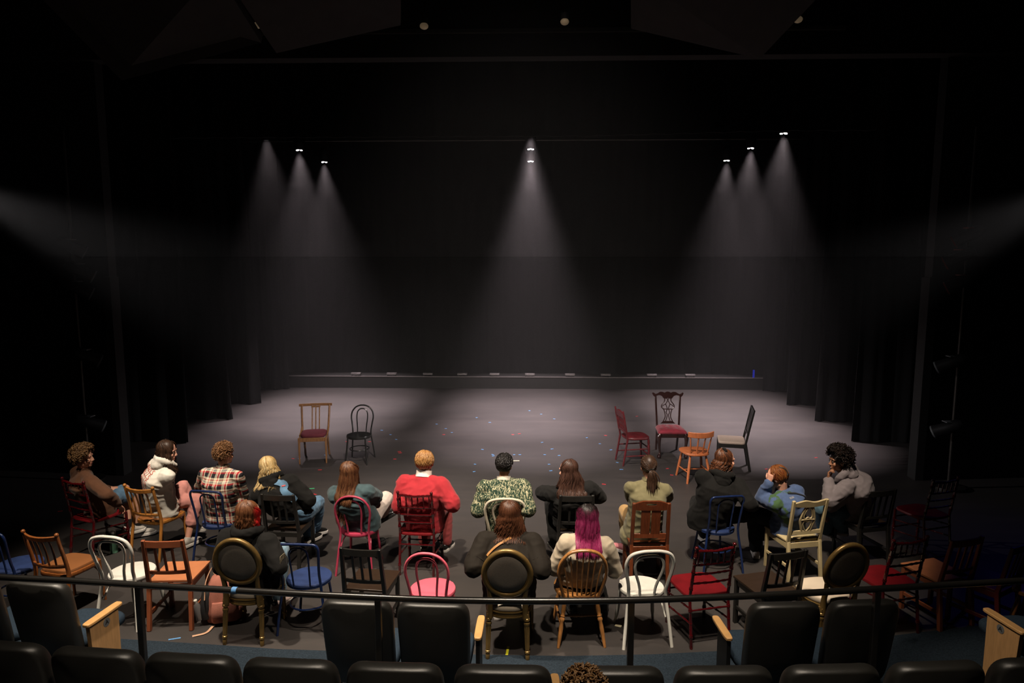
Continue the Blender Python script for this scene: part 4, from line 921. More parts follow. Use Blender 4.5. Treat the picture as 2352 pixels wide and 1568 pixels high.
# pink backpack on the floor
p = at(500, 1436)
t = tag(empty('backpack', (p.x + 0.02, p.y + 0.12, 0), R(20)), 'dusty pink backpack with black side pocket on the floor beside the orange chair', 'backpack')
M_PINKC = mat('dusty_pink_canvas', (0.38, 0.135, 0.095), 0.85, 0, 0.12, 14, 0.15, 120); M_BLKC = mat('black_nylon', (0.02, 0.019, 0.02), 0.55, 0, 0.2, 12, 0.1, 60); M_TANS = mat('tan_strap', (0.52, 0.30, 0.19), 0.6, 0, 0.1, 20)
def blob(rings): return MB().rings([[V((cx + x, cy + y, z)) for x, y in circ(rx, 24, ry, (0, 0), 3.2)] for z, rx, ry, cx, cy in rings])
blob([(0.0, 0.12, 0.07, 0, 0), (0.02, 0.155, 0.10, 0, 0), (0.12, 0.165, 0.115, 0, 0), (0.26, 0.155, 0.105, 0, 0.01), (0.36, 0.135, 0.085, 0, 0.02), (0.42, 0.10, 0.055, 0, 0.03), (0.435, 0.05, 0.03, 0, 0.03)]).build('body', M_PINKC, t, angle=60)
blob([(0.03, 0.105, 0.02, 0.01, -0.11), (0.05, 0.12, 0.04, 0.01, -0.11), (0.16, 0.12, 0.045, 0.01, -0.112), (0.22, 0.11, 0.02, 0.01, -0.105)]).build('front_pocket', M_PINKC, t, angle=60)
blob([(0.06, 0.045, 0.085, -0.155, 0), (0.16, 0.055, 0.095, -0.160, 0), (0.30, 0.045, 0.08, -0.145, 0.01), (0.36, 0.015, 0.04, -0.12, 0.02)]).build('side_pocket', M_BLKC, t, angle=60)
for s in (-1, 1): MB().tube(cr([(s * 0.07, 0.08, 0.42), (s * 0.10, 0.10, 0.46 if s > 0 else 0.48), (s * 0.15, -0.03, 0.40), (s * 0.16, -0.10, 0.26)], 5), 0.018, 8, flat=0.25).build('strap', M_TANS, t)
MB().tube(cr([(-0.05, 0.02, 0.42), (-0.05, 0.02, 0.48), (0.05, 0.02, 0.48), (0.05, 0.02, 0.42)], 5), 0.009, 8).build('carry_handle', M_TANS, t)
MB().tube(cr([(-0.10, -0.13, 0.012), (-0.15, -0.22, 0.008), (-0.26, -0.24, 0.006)], 5), 0.014, 8, flat=0.25, up=(0, 1, 0)).build('loose_strap', M_TANS, t)
b = MB().lathe((-0.215, -0.05, 0.06), (-0.24, -0.07, 0.24), [(0, 0.03), (0.8, 0.032), (1, 0.015)], 14)
o = b.build('drink_bottle', mat('clear_bottle', (0.16, 0.15, 0.15), 0.15, 0, 0.1, 6, spec=0.8)); o.location = t.location; o.rotation_euler = t.rotation_euler
MB().lathe((-0.239, -0.069, 0.232), (-0.243, -0.073, 0.262), [(0, 0.018), (1, 0.018)], 14).build('cap', mat('white_plastic', (0.6, 0.58, 0.52), 0.4), o)
tag(o, 'clear drink bottle with white cap tucked in the side pocket of the pink backpack', 'bottle')

# green bottle on the floor under the first occupied chair
p = at(263, 1268)
t = tag(empty('water_bottle', (p.x, p.y, 0)), 'pale green water bottle with steel cap standing on the floor', 'bottle')
MB().lathe((0, 0, 0), (0, 0, 0.225), [(0, 0.034), (0.02, 0.040), (0.75, 0.040), (0.92, 0.026), (1, 0.022)], 20).build('bottle_body', mat('mint_enamel', (0.13, 0.30, 0.20), 0.4), t)
MB().lathe((0, 0, 0.225), (0, 0, 0.262), [(0, 0.024), (0.1, 0.026), (0.9, 0.026), (1, 0.020)], 18).build('cap', mat('brushed_steel', (0.45, 0.45, 0.43), 0.3, 0.9), t)

# black handbag hung over the last seat
p = V((2.78, 3.33, 1.14))
t = tag(empty('handbag', p, R(8)), 'glossy black handbag with looped handle on the right end seat top', 'bag')
M_PATENT = mat('black_patent', (0.010, 0.010, 0.010), 0.12, 0, 0.1, 8, 0.08, 18, 0.6, 0.5)
MB().rings([[V((x, y, z)) for x, y in circ(rx, 28, ry, (0, 0), 3)] for z, rx, ry in ((-0.12, 0.15, 0.05), (-0.10, 0.19, 0.075), (0.0, 0.20, 0.08), (0.10, 0.18, 0.06), (0.14, 0.15, 0.03), (0.145, 0.08, 0.012))]).build('bag_body', M_PATENT, t, angle=60)
MB().tube(cr([(-0.12, 0, 0.12), (-0.16, 0.0, 0.20), (-0.10, 0.01, 0.275), (0.02, 0.01, 0.24), (0.10, 0, 0.12)], 6), 0.008, 8).build('handle', M_PATENT, t)

# ================================================================== haze in the air over the stage, thicker up by the lamps
for z0, z1, dens, lab in ((4.9, 7.45, 0.0027, 'thin theatrical haze hanging around the overhead lamps'), (3.4, 4.9, 0.0023, 'faint haze at mid height in front of the backdrop'), (0.03, 3.4, 0.0017, 'very faint haze just above the stage floor')):
    hz = bpy.data.materials.new('stage_haze'); hz.use_nodes = True; nt = hz.node_tree
    nt.nodes.remove(nt.nodes['Principled BSDF'])
    vs = nt.nodes.new('ShaderNodeVolumeScatter'); vs.inputs['Density'].default_value = dens
    vs.inputs['Anisotropy'].default_value = 0.0; vs.inputs['Color'].default_value = (1, 0.99, 1, 1)
    nt.links.new(vs.outputs[0], nt.nodes['Material Output'].inputs['Volume'])
    o = MB().box((0, 13.3, (z0 + z1) / 2), (25.0, 10.3, z1 - z0 - 0.004)).build('stage_haze', hz, smooth=False)
    tag(o, lab, 'haze', kind='stuff')
DEBUG = False

# ================================================================== people
def remesh(mb, vox, smooth=4, fold=0.0, ffreq=9.0, seed=0, fdir=None):
    """Fuse overlapping closed shapes into one continuous surface; optional cloth folds."""
    me = mb.mesh('tmp', [], False); o = bpy.data.objects.new('tmp', me); COL.objects.link(o)
    r = o.modifiers.new('r', 'REMESH'); r.mode = 'VOXEL'; r.voxel_size = vox; r.adaptivity = 0
    if smooth:
        s = o.modifiers.new('s', 'SMOOTH'); s.factor = 0.5; s.iterations = smooth
    out = bpy.data.meshes.new_from_object(o.evaluated_get(bpy.context.evaluated_depsgraph_get()))
    bpy.data.objects.remove(o); bpy.data.meshes.remove(me)
    if fold:
        sh = V((seed * 3.7, seed * 1.3, seed)); new = []
        for v in out.vertices:
            p = v.co; q = V((p.x * ffreq, p.y * ffreq, p.z * ffreq * 1.5)) + sh
            q = q + V((0.35 * noise.noise(q * 0.6), 0, 0.5 * noise.noise(q * 0.5 + sh)))
            n1 = 1 - abs(noise.noise(q)) * 2; n2 = noise.noise(q * 0.45)
            new.append(p + v.normal * fold * (0.75 * (n1 - 0.45) + 0.8 * n2))
        for v, p in zip(out.vertices, new): v.co = p
    out.polygons.foreach_set('use_smooth', [True] * len(out.polygons)); out.update()
    return out
def link(name, me, mats, parent):
    me.name = name; me.materials.clear()
    for m in (mats if isinstance(mats, (list, tuple)) else [mats]): me.materials.append(m)
    o = bpy.data.objects.new(name, me); COL.objects.link(o); o.parent = parent; return o

def skin(n):
    c = {'fair': (0.58, 0.30, 0.205), 'pink': (0.62, 0.31, 0.22), 'tan': (0.42, 0.20, 0.115), 'brown': (0.38, 0.17, 0.09)}[n]
    m = mat('skin_' + n, c, 0.5, 0, 0.06, 18, 0.03, 80); return m
def hairmat(name, cols, rough=0.45):
    """Hair colour that varies from lock to lock."""
    key = 'hair_' + name
    if key in MATS: return MATS[key]
    m = bpy.data.materials.new(key); m.use_nodes = True; nt = m.node_tree; b = nt.nodes['Principled BSDF']
    b.inputs['Roughness'].default_value = rough; b.inputs['Specular IOR Level'].default_value = 0.28
    g = nt.nodes.new('ShaderNodeNewGeometry'); r = nt.nodes.new('ShaderNodeValToRGB')
    el = r.color_ramp.elements
    while len(el) < len(cols): el.new(0.5)
    for i, (p, c) in enumerate(cols): el[i].position = p; el[i].color = (*c, 1)
    nt.links.new(g.outputs['Random Per Island'], r.inputs[0])
    tc = nt.nodes.new('ShaderNodeTexCoord'); n = nt.nodes.new('ShaderNodeTexNoise'); n.inputs['Scale'].default_value = 60
    nt.links.new(tc.outputs['Object'], n.inputs['Vector'])
    mx = nt.nodes.new('ShaderNodeMix'); mx.data_type = 'RGBA'; mx.blend_type = 'MULTIPLY'; mx.inputs[0].default_value = 0.5
    nt.links.new(r.outputs[0], mx.inputs[6]); nt.links.new(n.outputs[0], mx.inputs[7]); nt.links.new(mx.outputs[2], b.inputs['Base Color'])
    MATS[key] = m; return m

def cloth(name, col, **k): return mat('cloth_' + name, col, k.pop('rough', 0.9), 0, k.pop('var', 0.08), k.pop('scale', 20), k.pop('bump', 0.12), k.pop('bscale', 250), 0.2, sheen=k.pop('sheen', 0.1), **k)

def plaid():
    if 'plaid' in MATS: return MATS['plaid']
    m = bpy.data.materials.new('plaid_flannel'); m.use_nodes = True; nt = m.node_tree; b = nt.nodes['Principled BSDF']; b.inputs['Roughness'].default_value = 0.95; b.inputs['Specular IOR Level'].default_value = 0.15
    tc = nt.nodes.new('ShaderNodeTexCoord'); sx = nt.nodes.new('ShaderNodeSeparateXYZ'); nt.links.new(tc.outputs['Object'], sx.inputs[0])
    def ramp(sock, mul, stops):
        a = nt.nodes.new('ShaderNodeMath'); a.operation = 'MULTIPLY'; a.inputs[1].default_value = mul; nt.links.new(sock, a.inputs[0])
        f = nt.nodes.new('ShaderNodeMath'); f.operation = 'FRACT'; nt.links.new(a.outputs[0], f.inputs[0])
        r = nt.nodes.new('ShaderNodeValToRGB'); r.color_ramp.interpolation = 'CONSTANT'; el = r.color_ramp.elements
        while len(el) < len(stops): el.new(0.5)
        for i, (p, c) in enumerate(stops): el[i].position = p; el[i].color = (*c, 1)
        nt.links.new(f.outputs[0], r.inputs[0]); return r.outputs[0]
    cream, black, red, blue = (0.72, 0.62, 0.47), (0.02, 0.02, 0.024), (0.42, 0.025, 0.035), (0.12, 0.20, 0.28)
    vx = ramp(sx.outputs[0], 10.0, [(0, black), (0.34, cream), (0.46, blue), (0.50, cream), (0.62, red), (0.78, cream), (0.88, black)])
    hz = ramp(sx.outputs[2], 9.0, [(0, black), (0.26, red), (0.40, cream), (0.50, blue), (0.54, cream), (0.70, red), (0.76, cream), (0.92, black)])
    mx = nt.nodes.new('ShaderNodeMix'); mx.data_type = 'RGBA'; mx.inputs[0].default_value = 0.5
    nt.links.new(vx, mx.inputs[6]); nt.links.new(hz, mx.inputs[7]); nt.links.new(mx.outputs[2], b.inputs['Base Color'])
    MATS['plaid'] = m; return m
def knit():
    if 'knit' in MATS: return MATS['knit']
    m = bpy.data.materials.new('patterned_knit'); m.use_nodes = True; nt = m.node_tree; b = nt.nodes['Principled BSDF']; b.inputs['Roughness'].default_value = 0.95; b.inputs['Specular IOR Level'].default_value = 0.15
    tc = nt.nodes.new('ShaderNodeTexCoord'); mp = nt.nodes.new('ShaderNodeMapping'); mp.inputs['Scale'].default_value = (62, 40, 21); nt.links.new(tc.outputs['Object'], mp.inputs[0])
    w = nt.nodes.new('ShaderNodeTexNoise'); w.inputs['Scale'].default_value = 1.0; w.inputs['Detail'].default_value = 2.0; w.inputs['Distortion'].default_value = 1.6
    nt.links.new(mp.outputs[0], w.inputs['Vector'])
    r = nt.nodes.new('ShaderNodeValToRGB'); r.color_ramp.interpolation = 'LINEAR'; r.color_ramp.elements[0].position = 0.46; r.color_ramp.elements[0].color = (0.018, 0.036, 0.024, 1); r.color_ramp.elements[1].position = 0.60; r.color_ramp.elements[1].color = (0.40, 0.37, 0.24, 1)
    e = r.color_ramp.elements.new(0.52); e.color = (0.05, 0.075, 0.045, 1)
    nt.links.new(w.outputs[0], r.inputs[0]); nt.links.new(r.outputs[0], b.inputs['Base Color']); MATS['knit'] = m; return m
def patches():
    if 'patches' in MATS: return MATS['patches']
    m = cloth('patches', (0.075, 0.115, 0.235), scale=30); nt = m.node_tree; b = nt.nodes['Principled BSDF']; base = b.inputs['Base Color'].links[0].from_socket
    tc = nt.nodes.new('ShaderNodeTexCoord'); n = nt.nodes.new('ShaderNodeTexNoise'); n.inputs['Scale'].default_value = 5.0; n.inputs['Detail'].default_value = 4; nt.links.new(tc.outputs['Object'], n.inputs['Vector'])
    r = nt.nodes.new('ShaderNodeValToRGB'); r.color_ramp.elements[0].position = 0.585; r.color_ramp.elements[1].position = 0.605; nt.links.new(n.outputs[0], r.inputs[0])
    mx = nt.nodes.new('ShaderNodeMix'); mx.data_type = 'RGBA'; mx.inputs[7].default_value = (0.055, 0.11, 0.045, 1); nt.links.new(r.outputs[0], mx.inputs[0]); nt.links.new(base, mx.inputs[6]); nt.links.new(mx.outputs[2], b.inputs['Base Color'])
    MATS['patches'] = m; return m
M_JEANS = cloth('blue_denim', (0.10, 0.19, 0.30), var=0.35, scale=9); M_DARKD = cloth('dark_denim', (0.045, 0.075, 0.085), var=0.3, scale=7)
M_BLACKC = cloth('black_cotton', (0.0075, 0.007, 0.0068), var=0.15, sheen=0.02); M_RUB = mat('white_rubber', (0.62, 0.58, 0.54), 0.5); M_RUBK = mat('black_rubber', (0.015, 0.015, 0.015), 0.5)
M_EYEW = mat('eye_white', (0.62, 0.58, 0.55), 0.25); M_IRIS = mat('dark_iris', (0.02, 0.012, 0.008), 0.2); M_LIP = mat('lip_pink', (0.38, 0.11, 0.09), 0.45); M_TEETH = mat('teeth', (0.7, 0.66, 0.6), 0.3)

HEADR = 0.100
class Person:
    def __init__(s, label, seat, head, skin_n, turn=0, hipoff=(0, -0.05), seat_z=0.46, headrot=(0, 0, 0), elbows=None, hands=None, knees=None, feet=None, size=1.0, build=1.0, foot_dir=None, bow=0.06, vox=0.006, spread=None, girth=1.0):
        loc, a = CHAIRS[seat] if isinstance(seat, str) else (V(seat[0]), R(seat[1]))
        s.root = tag(empty('person', loc, a + R(turn)), label, 'person', 'seated audience'); s.ang = a + R(turn); s.loc = V(loc)
        s.inv = Matrix.Rotation(-s.ang, 3, 'Z'); s.seat_z = seat_z; s.size = size; s.build = build; s.girth = girth
        # hip offset is given in the chair's own frame
        s.p0 = s.inv @ (Matrix.Rotation(a, 3, 'Z') @ V((hipoff[0], hipoff[1], 0))) + V((0, 0, seat_z + 0.10))
        s.hc = s.P(head)
        yaw, pitch, roll = headrot
        s.HM = (Matrix.Rotation(R(yaw), 3, 'Z') @ Matrix.Rotation(R(-pitch), 3, 'X') @ Matrix.Rotation(R(roll), 3, 'Y'))
        nd = (s.hc - s.p0).normalized()
        s.p3 = s.hc - (nd * 0.5 + V((0, 0, 0.5))).normalized() * 0.165 * size - s.HM @ V((0, 0.03, 0))
        d = s.p3 - s.p0; back = V((0, -1, 0)) - d.normalized() * V((0, -1, 0)).dot(d.normalized())
        s.p1 = s.p0 + d * 0.32 + back * bow * 0.7; s.p2 = s.p0 + d * 0.70 + back * bow
        s.torso_len = d.length
        up = (s.p3 - s.p2).normalized(); rt = V((1, 0, 0)); rt = (rt - up * rt.dot(up)).normalized(); s.up, s.rt = up, rt
        w = 0.175 * build
        s.sh = {-1: s.p3 - up * 0.078 - rt * w, 1: s.p3 - up * 0.078 + rt * w}
        elbows = elbows or {}; hands = hands or {}; knees = knees or {}; feet = feet or {}
        s.el, s.hd, s.hip, s.kn, s.ft = {}, {}, {}, {}, {}
        for k in (-1, 1):
            e = elbows.get(k); e = s.P(e) if e else s.sh[k] + V((k * 0.10, 0.06, -0.26))
            dv = e - s.sh[k]; L = max(0.24, min(0.31, dv.length)); s.el[k] = s.sh[k] + dv.normalized() * L
            h = hands.get(k); h = s.P(h) if h else V((k * 0.09, s.p0.y + 0.34, 0.66 + seat_z - 0.46))
            dv = h - s.el[k]; L = max(0.20, min(0.27, dv.length)); s.hd[k] = s.el[k] + dv.normalized() * L
            s.hip[k] = s.p0 + V((k * 0.085, 0.02, -0.015))
            n = knees.get(k); n = s.P(n) if n else s.p0 + V((k * 0.13, 0.44, -0.01))
            dv = n - s.hip[k]; L = max(0.38, min(0.46, dv.length)); s.kn[k] = s.hip[k] + dv.normalized() * L
            f = feet.get(k); f = s.P(f) if f else V((s.kn[k].x, s.kn[k].y - 0.02, 0.085))
            dv = f - s.kn[k]; L = max(0.36, min(0.46, dv.length)) if feet.get(k) else dv.length; s.ft[k] = s.kn[k] + dv.normalized() * L
        s.fdir = foot_dir or {}
        if DEBUG: print('PERSON', label[:30], 'hc %.2f %.2f %.2f' % tuple(s.hc), 'p3 %.2f %.2f %.2f' % tuple(s.p3), 'p2 %.2f %.2f' % (s.p2.y, s.p2.z), 'len %.2f' % s.torso_len, 'head px', '%.0f' % R(1))
    def P(s, q):
        """(x, y, z) local, or ('px', x, y, z): where the photo shows that joint at height z."""
        if isinstance(q, V): return q
        if q[0] == 'px':
            p = at(q[1], q[2], q[3]); return s.inv @ (V((p.x, p.y, 0)) - V((s.loc.x, s.loc.y, 0))) + V((0, 0, q[3] - s.loc.z))
        if q[0] == 'ly':                       # the photo's pixel, at the height where it lies q[3] ahead of the seat centre
            z = 1.2
            for _ in range(30):
                p = s.P(('px', q[1], q[2], z)); z += (p.y - q[3]) * 0.25
            return p
        return V(q)
    # -------- surfaces
    def ring(s, c, up, rx, ry, n=20, p=2.3):
        x = (s.rt - up * s.rt.dot(up)).normalized(); y = up.cross(x)
        return [V(c) + x * a + y * b for a, b in circ(rx, n, ry, (0, 0), p)]
    def torso(s, mb, o=0.0, hem=-0.08, neck=True, g=None):
        g = g or s.girth; b = s.build; k = 1 + 0 * o
        ups = [(s.p1 - s.p0).normalized(), (s.p1 - s.p0).normalized(), (s.p2 - s.p1).normalized(), s.up, s.up, s.up]
        R_ = []
        up0 = V((0, 0, 1))
        R_.append(s.ring(s.p0 + up0 * hem, up0, 0.165 * g + o, 0.125 * g + o))
        R_.append(s.ring(s.p0, up0, 0.172 * g + o, 0.132 * g + o))
        R_.append(s.ring(s.p1, ups[2], 0.150 * g + o, 0.115 * g + o))
        R_.append(s.ring(s.p1.lerp(s.p2, 0.5), ups[2], 0.155 * g * b + o, 0.120 * g + o))
        R_.append(s.ring(s.p2, (s.p3 - s.p1).normalized(), 0.168 * b + o, 0.115 * g + o))
        R_.append(s.ring(s.p3 - s.up * 0.10, s.up, 0.158 * b + o * 0.8, 0.092 + o * 0.6))
        R_.append(s.ring(s.p3 - s.up * 0.045, s.up, 0.108 * b + o * 0.5, 0.070 + o * 0.5))
        R_.append(s.ring(s.p3 + s.up * 0.005, s.up, 0.062 + o * 0.4, 0.058 + o * 0.4))
        mb.rings(R_)
        for k in (-1, 1):
            mb.cap(s.p3 - s.up * 0.03 + s.rt * k * 0.03, s.sh[k], 0.048 + o * 0.4, 0.054 + o * 0.6)
    def sleeves(s, mb, o=0.012, wrist=0.0, cut=1.0, puff=0.0):
        for k in (-1, 1):
            sh, e, h = s.sh[k], s.el[k], s.hd[k]
            mb.cap(sh, e, 0.056 + o, 0.046 + o + puff * 0.5)
            if cut > 0.3:
                mb.cap(e, e.lerp(h, 0.55 * cut), 0.045 + o + puff * 0.5, 0.038 + o + puff); mb.cap(e.lerp(h, 0.5 * cut), e.lerp(h, 0.93 * cut), 0.038 + o + puff, 0.029 + o * 0.7 + wrist)
    def legs(s, mb, o=0.008, cut=1.0, flare=0.0, only=None):
        mb.ell(s.p0 + V((0, 0.0, -0.02)), (0.172 * s.girth + o, 0.135 + o, 0.095))
        for k in (-1, 1):
            if only and k != only: continue
            hp, kn, ft = s.hip[k], s.kn[k], s.ft[k]; g = 0.5 + 0.5 * s.girth
            if cut <= 0.5:
                mb.cap(hp, hp.lerp(kn, cut * 2), 0.083 * g + o, 0.066 + o); continue
            mb.cap(hp, kn, 0.083 * g + o, 0.055 + o); c2 = (cut - 0.5) * 2
            mb.cap(kn, kn.lerp(ft, 0.35 * c2), 0.053 + o, 0.054 + o + flare * 0.3); mb.cap(kn.lerp(ft, 0.3 * c2), kn.lerp(ft, 0.93 * c2), 0.054 + o + flare * 0.3, 0.036 + o + flare)
    def body(s, sk, fine=None, hands=None):
        mb = MB(); s.torso(mb, -0.012, -0.06); H, M = s.hc, s.HM
        def h(p): return H + M @ (V(p) * s.size)
        mb.cap(s.p3 - s.up * 0.02, h((0, -0.02, -0.055)), 0.050, 0.050)
        mb.ell(h((0, -0.015, 0.028)), (0.074, 0.093, 0.088), M); mb.ell(h((0, 0.022, -0.035)), (0.060, 0.066, 0.075), M)
        mb.ell(h((0, 0.058, -0.088)), (0.030, 0.028, 0.024), M); mb.cap(h((-0.04, 0.0, -0.075)), h((0.0, 0.06, -0.09)), 0.020, 0.018); mb.cap(h((0.04, 0.0, -0.075)), h((0.0, 0.06, -0.09)), 0.020, 0.018)
        mb.cap(h((0, 0.078, 0.005)), h((0, 0.097, -0.029)), 0.008, 0.0112); mb.ell(h((-0.013, 0.090, -0.034)), 0.009); mb.ell(h((0.013, 0.090, -0.034)), 0.009)
        mb.cap(h((-0.04, 0.066, 0.022)), h((0.04, 0.066, 0.022)), 0.013, 0.013)
        for k in (-1, 1): mb.ell(h((k * 0.040, 0.056, -0.03)), (0.024, 0.022, 0.022)); mb.ell(h((k * 0.074, -0.012, -0.012)), (0.010, 0.020, 0.032), M)
        mb.cap(h((-0.018, 0.080, -0.058)), h((0.018, 0.080, -0.058)), 0.0085, 0.0085); mb.cap(h((-0.015, 0.079, -0.069)), h((0.015, 0.079, -0.069)), 0.009, 0.009)
        for k in (-1, 1):
            mb.cap(s.sh[k], s.el[k], 0.048, 0.038); mb.cap(s.el[k], s.hd[k], 0.038, 0.026)
            s.hand(mb, k, (hands or {}).get(k, {}))
            mb.cap(s.hip[k], s.kn[k], 0.078, 0.052); mb.cap(s.kn[k], s.kn[k].lerp(s.ft[k], 0.35), 0.050, 0.052); mb.cap(s.kn[k].lerp(s.ft[k], 0.35), s.ft[k], 0.052, 0.033)
            fd = s.footdir(k); mb.cap(s.ft[k] + V((0, 0, -0.03)), s.ft[k] + fd * 0.12 + V((0, 0, -0.05)), 0.030, 0.024)
        me = remesh(mb, fine or 0.006, 2)
        o = link('body', me, [skin(sk), M_LIP], s.root)
        lip = h((0, 0.088, -0.063)); iv = M.transposed(); idx = []
        for p in me.polygons:
            q = iv @ (V(p.center) - lip); idx.append(1 if (q.x / 0.024) ** 2 + (q.z / 0.0125) ** 2 < 1 and q.y > -0.012 else 0)
        me.polygons.foreach_set('material_index', idx)
        return o
    def hand(s, mb, k, spec):
        """Palm, four unequal bent fingers and a thumb leaving the side of the palm."""
        d = V(spec['dir']).normalized() if 'dir' in spec else (s.hd[k] - s.el[k]).normalized()
        n = V(spec.get('palm', (0, 0, -1))); n = (n - d * n.dot(d)); n = n.normalized() if n.length > 1e-4 else d.orthogonal().normalized()
        x = d.cross(n).normalized()
        if x.dot(V(spec.get('thumb', (-k, 0.2, 0)))) < 0: x = -x           # x points to the thumb side
        w = s.hd[k]; c = R(spec.get('curl', 28)); q = lambda a, b, e: w + x * a + d * b + n * e
        mb.cap(w - d * 0.02, q(0, 0.02, 0), 0.026, 0.026)
        mb.rings([[q(0, b, 0) + x * (math.cos(t) * rx) + n * (math.sin(t) * ry) for t in [2 * math.pi * i / 14 for i in range(14)]] for b, rx, ry in ((0.0, 0.024, 0.016), (0.02, 0.034, 0.017), (0.06, 0.041, 0.015), (0.088, 0.041, 0.012))])
        for i, (a, L) in enumerate(((0.033, 0.070), (0.011, 0.080), (-0.011, 0.074), (-0.032, 0.058))):
            b = q(a, 0.080, 0); fan = x * (a * 2.2) ; dr = (d + fan).normalized(); ang = 0; r = 0.0092 if i < 3 else 0.008
            for seg, f in ((0.45, 0.6), (0.31, 1.0), (0.24, 0.9)):
                ang += c * f; e = b + (dr * math.cos(ang) + n * math.sin(ang)) * L * seg; mb.cap(b, e, r, r * 0.9, 10); b = e; r *= 0.92
        b = q(0.026, 0.022, 0.004); e = b + (x * 0.75 + d * 0.65 + n * 0.25).normalized() * 0.042; mb.cap(b, e, 0.0125, 0.0105, 10)
        e2 = e + (x * 0.30 + d * 0.9 + n * 0.35).normalized() * 0.032; mb.cap(e, e2, 0.0105, 0.0088, 10)
    def footdir(s, k):
        if k in s.fdir:
            f = V(s.fdir[k]); return f.normalized()
        return V((k * 0.18, 1, 0)).normalized()
    def shoe(s, k, m, sole=None, high=False, name='shoe', lace=None, big=1.0):
        a = s.ft[k]; fd = s.footdir(k); up = V((0, 0, 1)); up = (up - fd * up.dot(fd)).normalized(); rt = fd.cross(up)
        base = a - up * 0.085
        def ring(y, w, h, z0=0.022):
            pts = []
            for i in range(18):
                t = 2 * math.pi * i / 18; cx, cz = math.cos(t), math.sin(t)
                z = h * (0.5 + 0.5 * cz) if cz > 0 else h * (0.5 + 0.5 * max(cz * 1.35, -1)); pts.append(base + fd * y * big + rt * cx * w * big + up * (z0 + z))
            return pts
        mb = MB().rings([ring(-0.075, 0.014, 0.05), ring(-0.068, 0.030, 0.068), ring(-0.04, 0.038, 0.085), ring(0.0, 0.040, 0.09), ring(0.04, 0.042, 0.078), ring(0.08, 0.046, 0.058), ring(0.13, 0.046, 0.044), ring(0.165, 0.037, 0.034), ring(0.185, 0.016, 0.020)])
        if high: mb.cap(a - up * 0.03, a + (s.kn[k] - a).normalized() * 0.06, 0.043, 0.044)
        else: mb.cap(a - up * 0.02, a + (s.kn[k] - a).normalized() * 0.005, 0.039, 0.041)
        me = remesh(mb, 0.006, 2); o = link(name, me, m, s.root)
        out = [(-0.080, 0.012), (-0.068, 0.036), (-0.02, 0.042), (0.04, 0.044), (0.10, 0.051), (0.15, 0.047), (0.18, 0.030), (0.195, 0.010)]
        loop = [(y, w) for y, w in out] + [(y, -w) for y, w in out[::-1]]
        MB().rings([[base + fd * y * k2 * big + rt * w * k2 * big + up * z for y, w in loop] for z, k2 in ((0.0, 0.98), (0.004, 1.0), (0.030, 1.0), (0.034, 0.97))]).build('sole', sole or M_RUB, o, angle=50)
        if lace:
            mb = MB()
            for i in range(4):
                y = 0.03 + 0.022 * i; z = 0.022 + 0.090 - 0.010 * i - y * 0.18; mb.tube([base + fd * y * big + rt * (-0.022) + up * (z - 0.002), base + fd * y * big + up * (z + 0.006), base + fd * y * big + rt * 0.022 + up * (z - 0.002)], 0.0035, 6)
            mb.build('laces', lace, o)
        return o
    def eyes(s, brow, smile=False):
        H, M = s.hc, s.HM
        def h(p): return H + M @ (V(p) * s.size)
        for k in (-1, 1):
            e = MB().ell(h((k * 0.031, 0.0755, 0.002)), (0.0125, 0.0085, 0.0068), M).build('eye', M_EYEW, s.root)
            MB().ell(h((k * 0.031, 0.0825, 0.002)), (0.0056, 0.003, 0.0056), M).build('iris', M_IRIS, e)
            MB().tube(cr([h((k * 0.014, 0.083, 0.0215)), h((k * 0.032, 0.082, 0.0275)), h((k * 0.05, 0.070, 0.0225))], 4), 0.0035, 6).build('eyebrow', brow, s.root)
            MB().tube(cr([h((k * 0.019, 0.0815, 0.0045)), h((k * 0.031, 0.0845, 0.0095)), h((k * 0.044, 0.0775, 0.0045))], 4), 0.0016, 5).build('eyelash', M_IRIS, e)
        if smile: MB().ell(h((0, 0.0835, -0.064)), (0.022, 0.008, 0.0055), M).build('teeth', M_TEETH, s.root)
    # -------- hair
    def h(s, p): return s.hc + s.HM @ (V(p) * s.size)
    def scalp(s, az, el, k=1.0):
        """Point on the scalp: az from the back of the head, el up."""
        ce = math.cos(el); return V((math.sin(az) * 0.079 * ce, -0.018 - math.cos(az) * 0.097 * ce, 0.030 + 0.093 * math.sin(el))) * 1.0 + V((math.sin(az) * ce, -math.cos(az) * ce, math.sin(el))) * (k - 1) * 0.1
    def cap_mb(s, mb, k=1.0): mb.ell(s.h((0, -0.027, 0.032)), (0.080 * k, 0.094 * k, 0.094 * k), s.HM, 24, 16); return mb
    def lock(s, mb, pts, r, flat=0.5, n=5):
        P = cr(pts, 2); N = len(P); mb.tube(P, [r * (0.75 + 0.25 * min(1, i / 3)) * (1 if i < N * 0.6 else max(0.12, 1 - (i / (N - 1) - 0.6) / 0.4 * 0.88)) for i in range(N)], n, flat=flat)
    def back_y(s, x, z):
        pts = [(s.p0, 0.19, 0.15), (s.p1, 0.17, 0.135), (s.p2, 0.19, 0.14), (s.p3 - s.up * 0.06, 0.21, 0.115), (s.p3, 0.09, 0.08)]
        for (a, rx, ry), (b, rx2, ry2) in zip(pts, pts[1:]):
            if a.z <= z <= b.z:
                t = (z - a.z) / max(1e-4, b.z - a.z); c = a.lerp(b, t); rx = rx + (rx2 - rx) * t; ry = ry + (ry2 - ry) * t; u = (x - c.x) / rx
                if abs(u) < 1: return c.y - ry * math.sqrt(1 - u * u), c.y + ry * math.sqrt(1 - u * u)
                return None
        return None
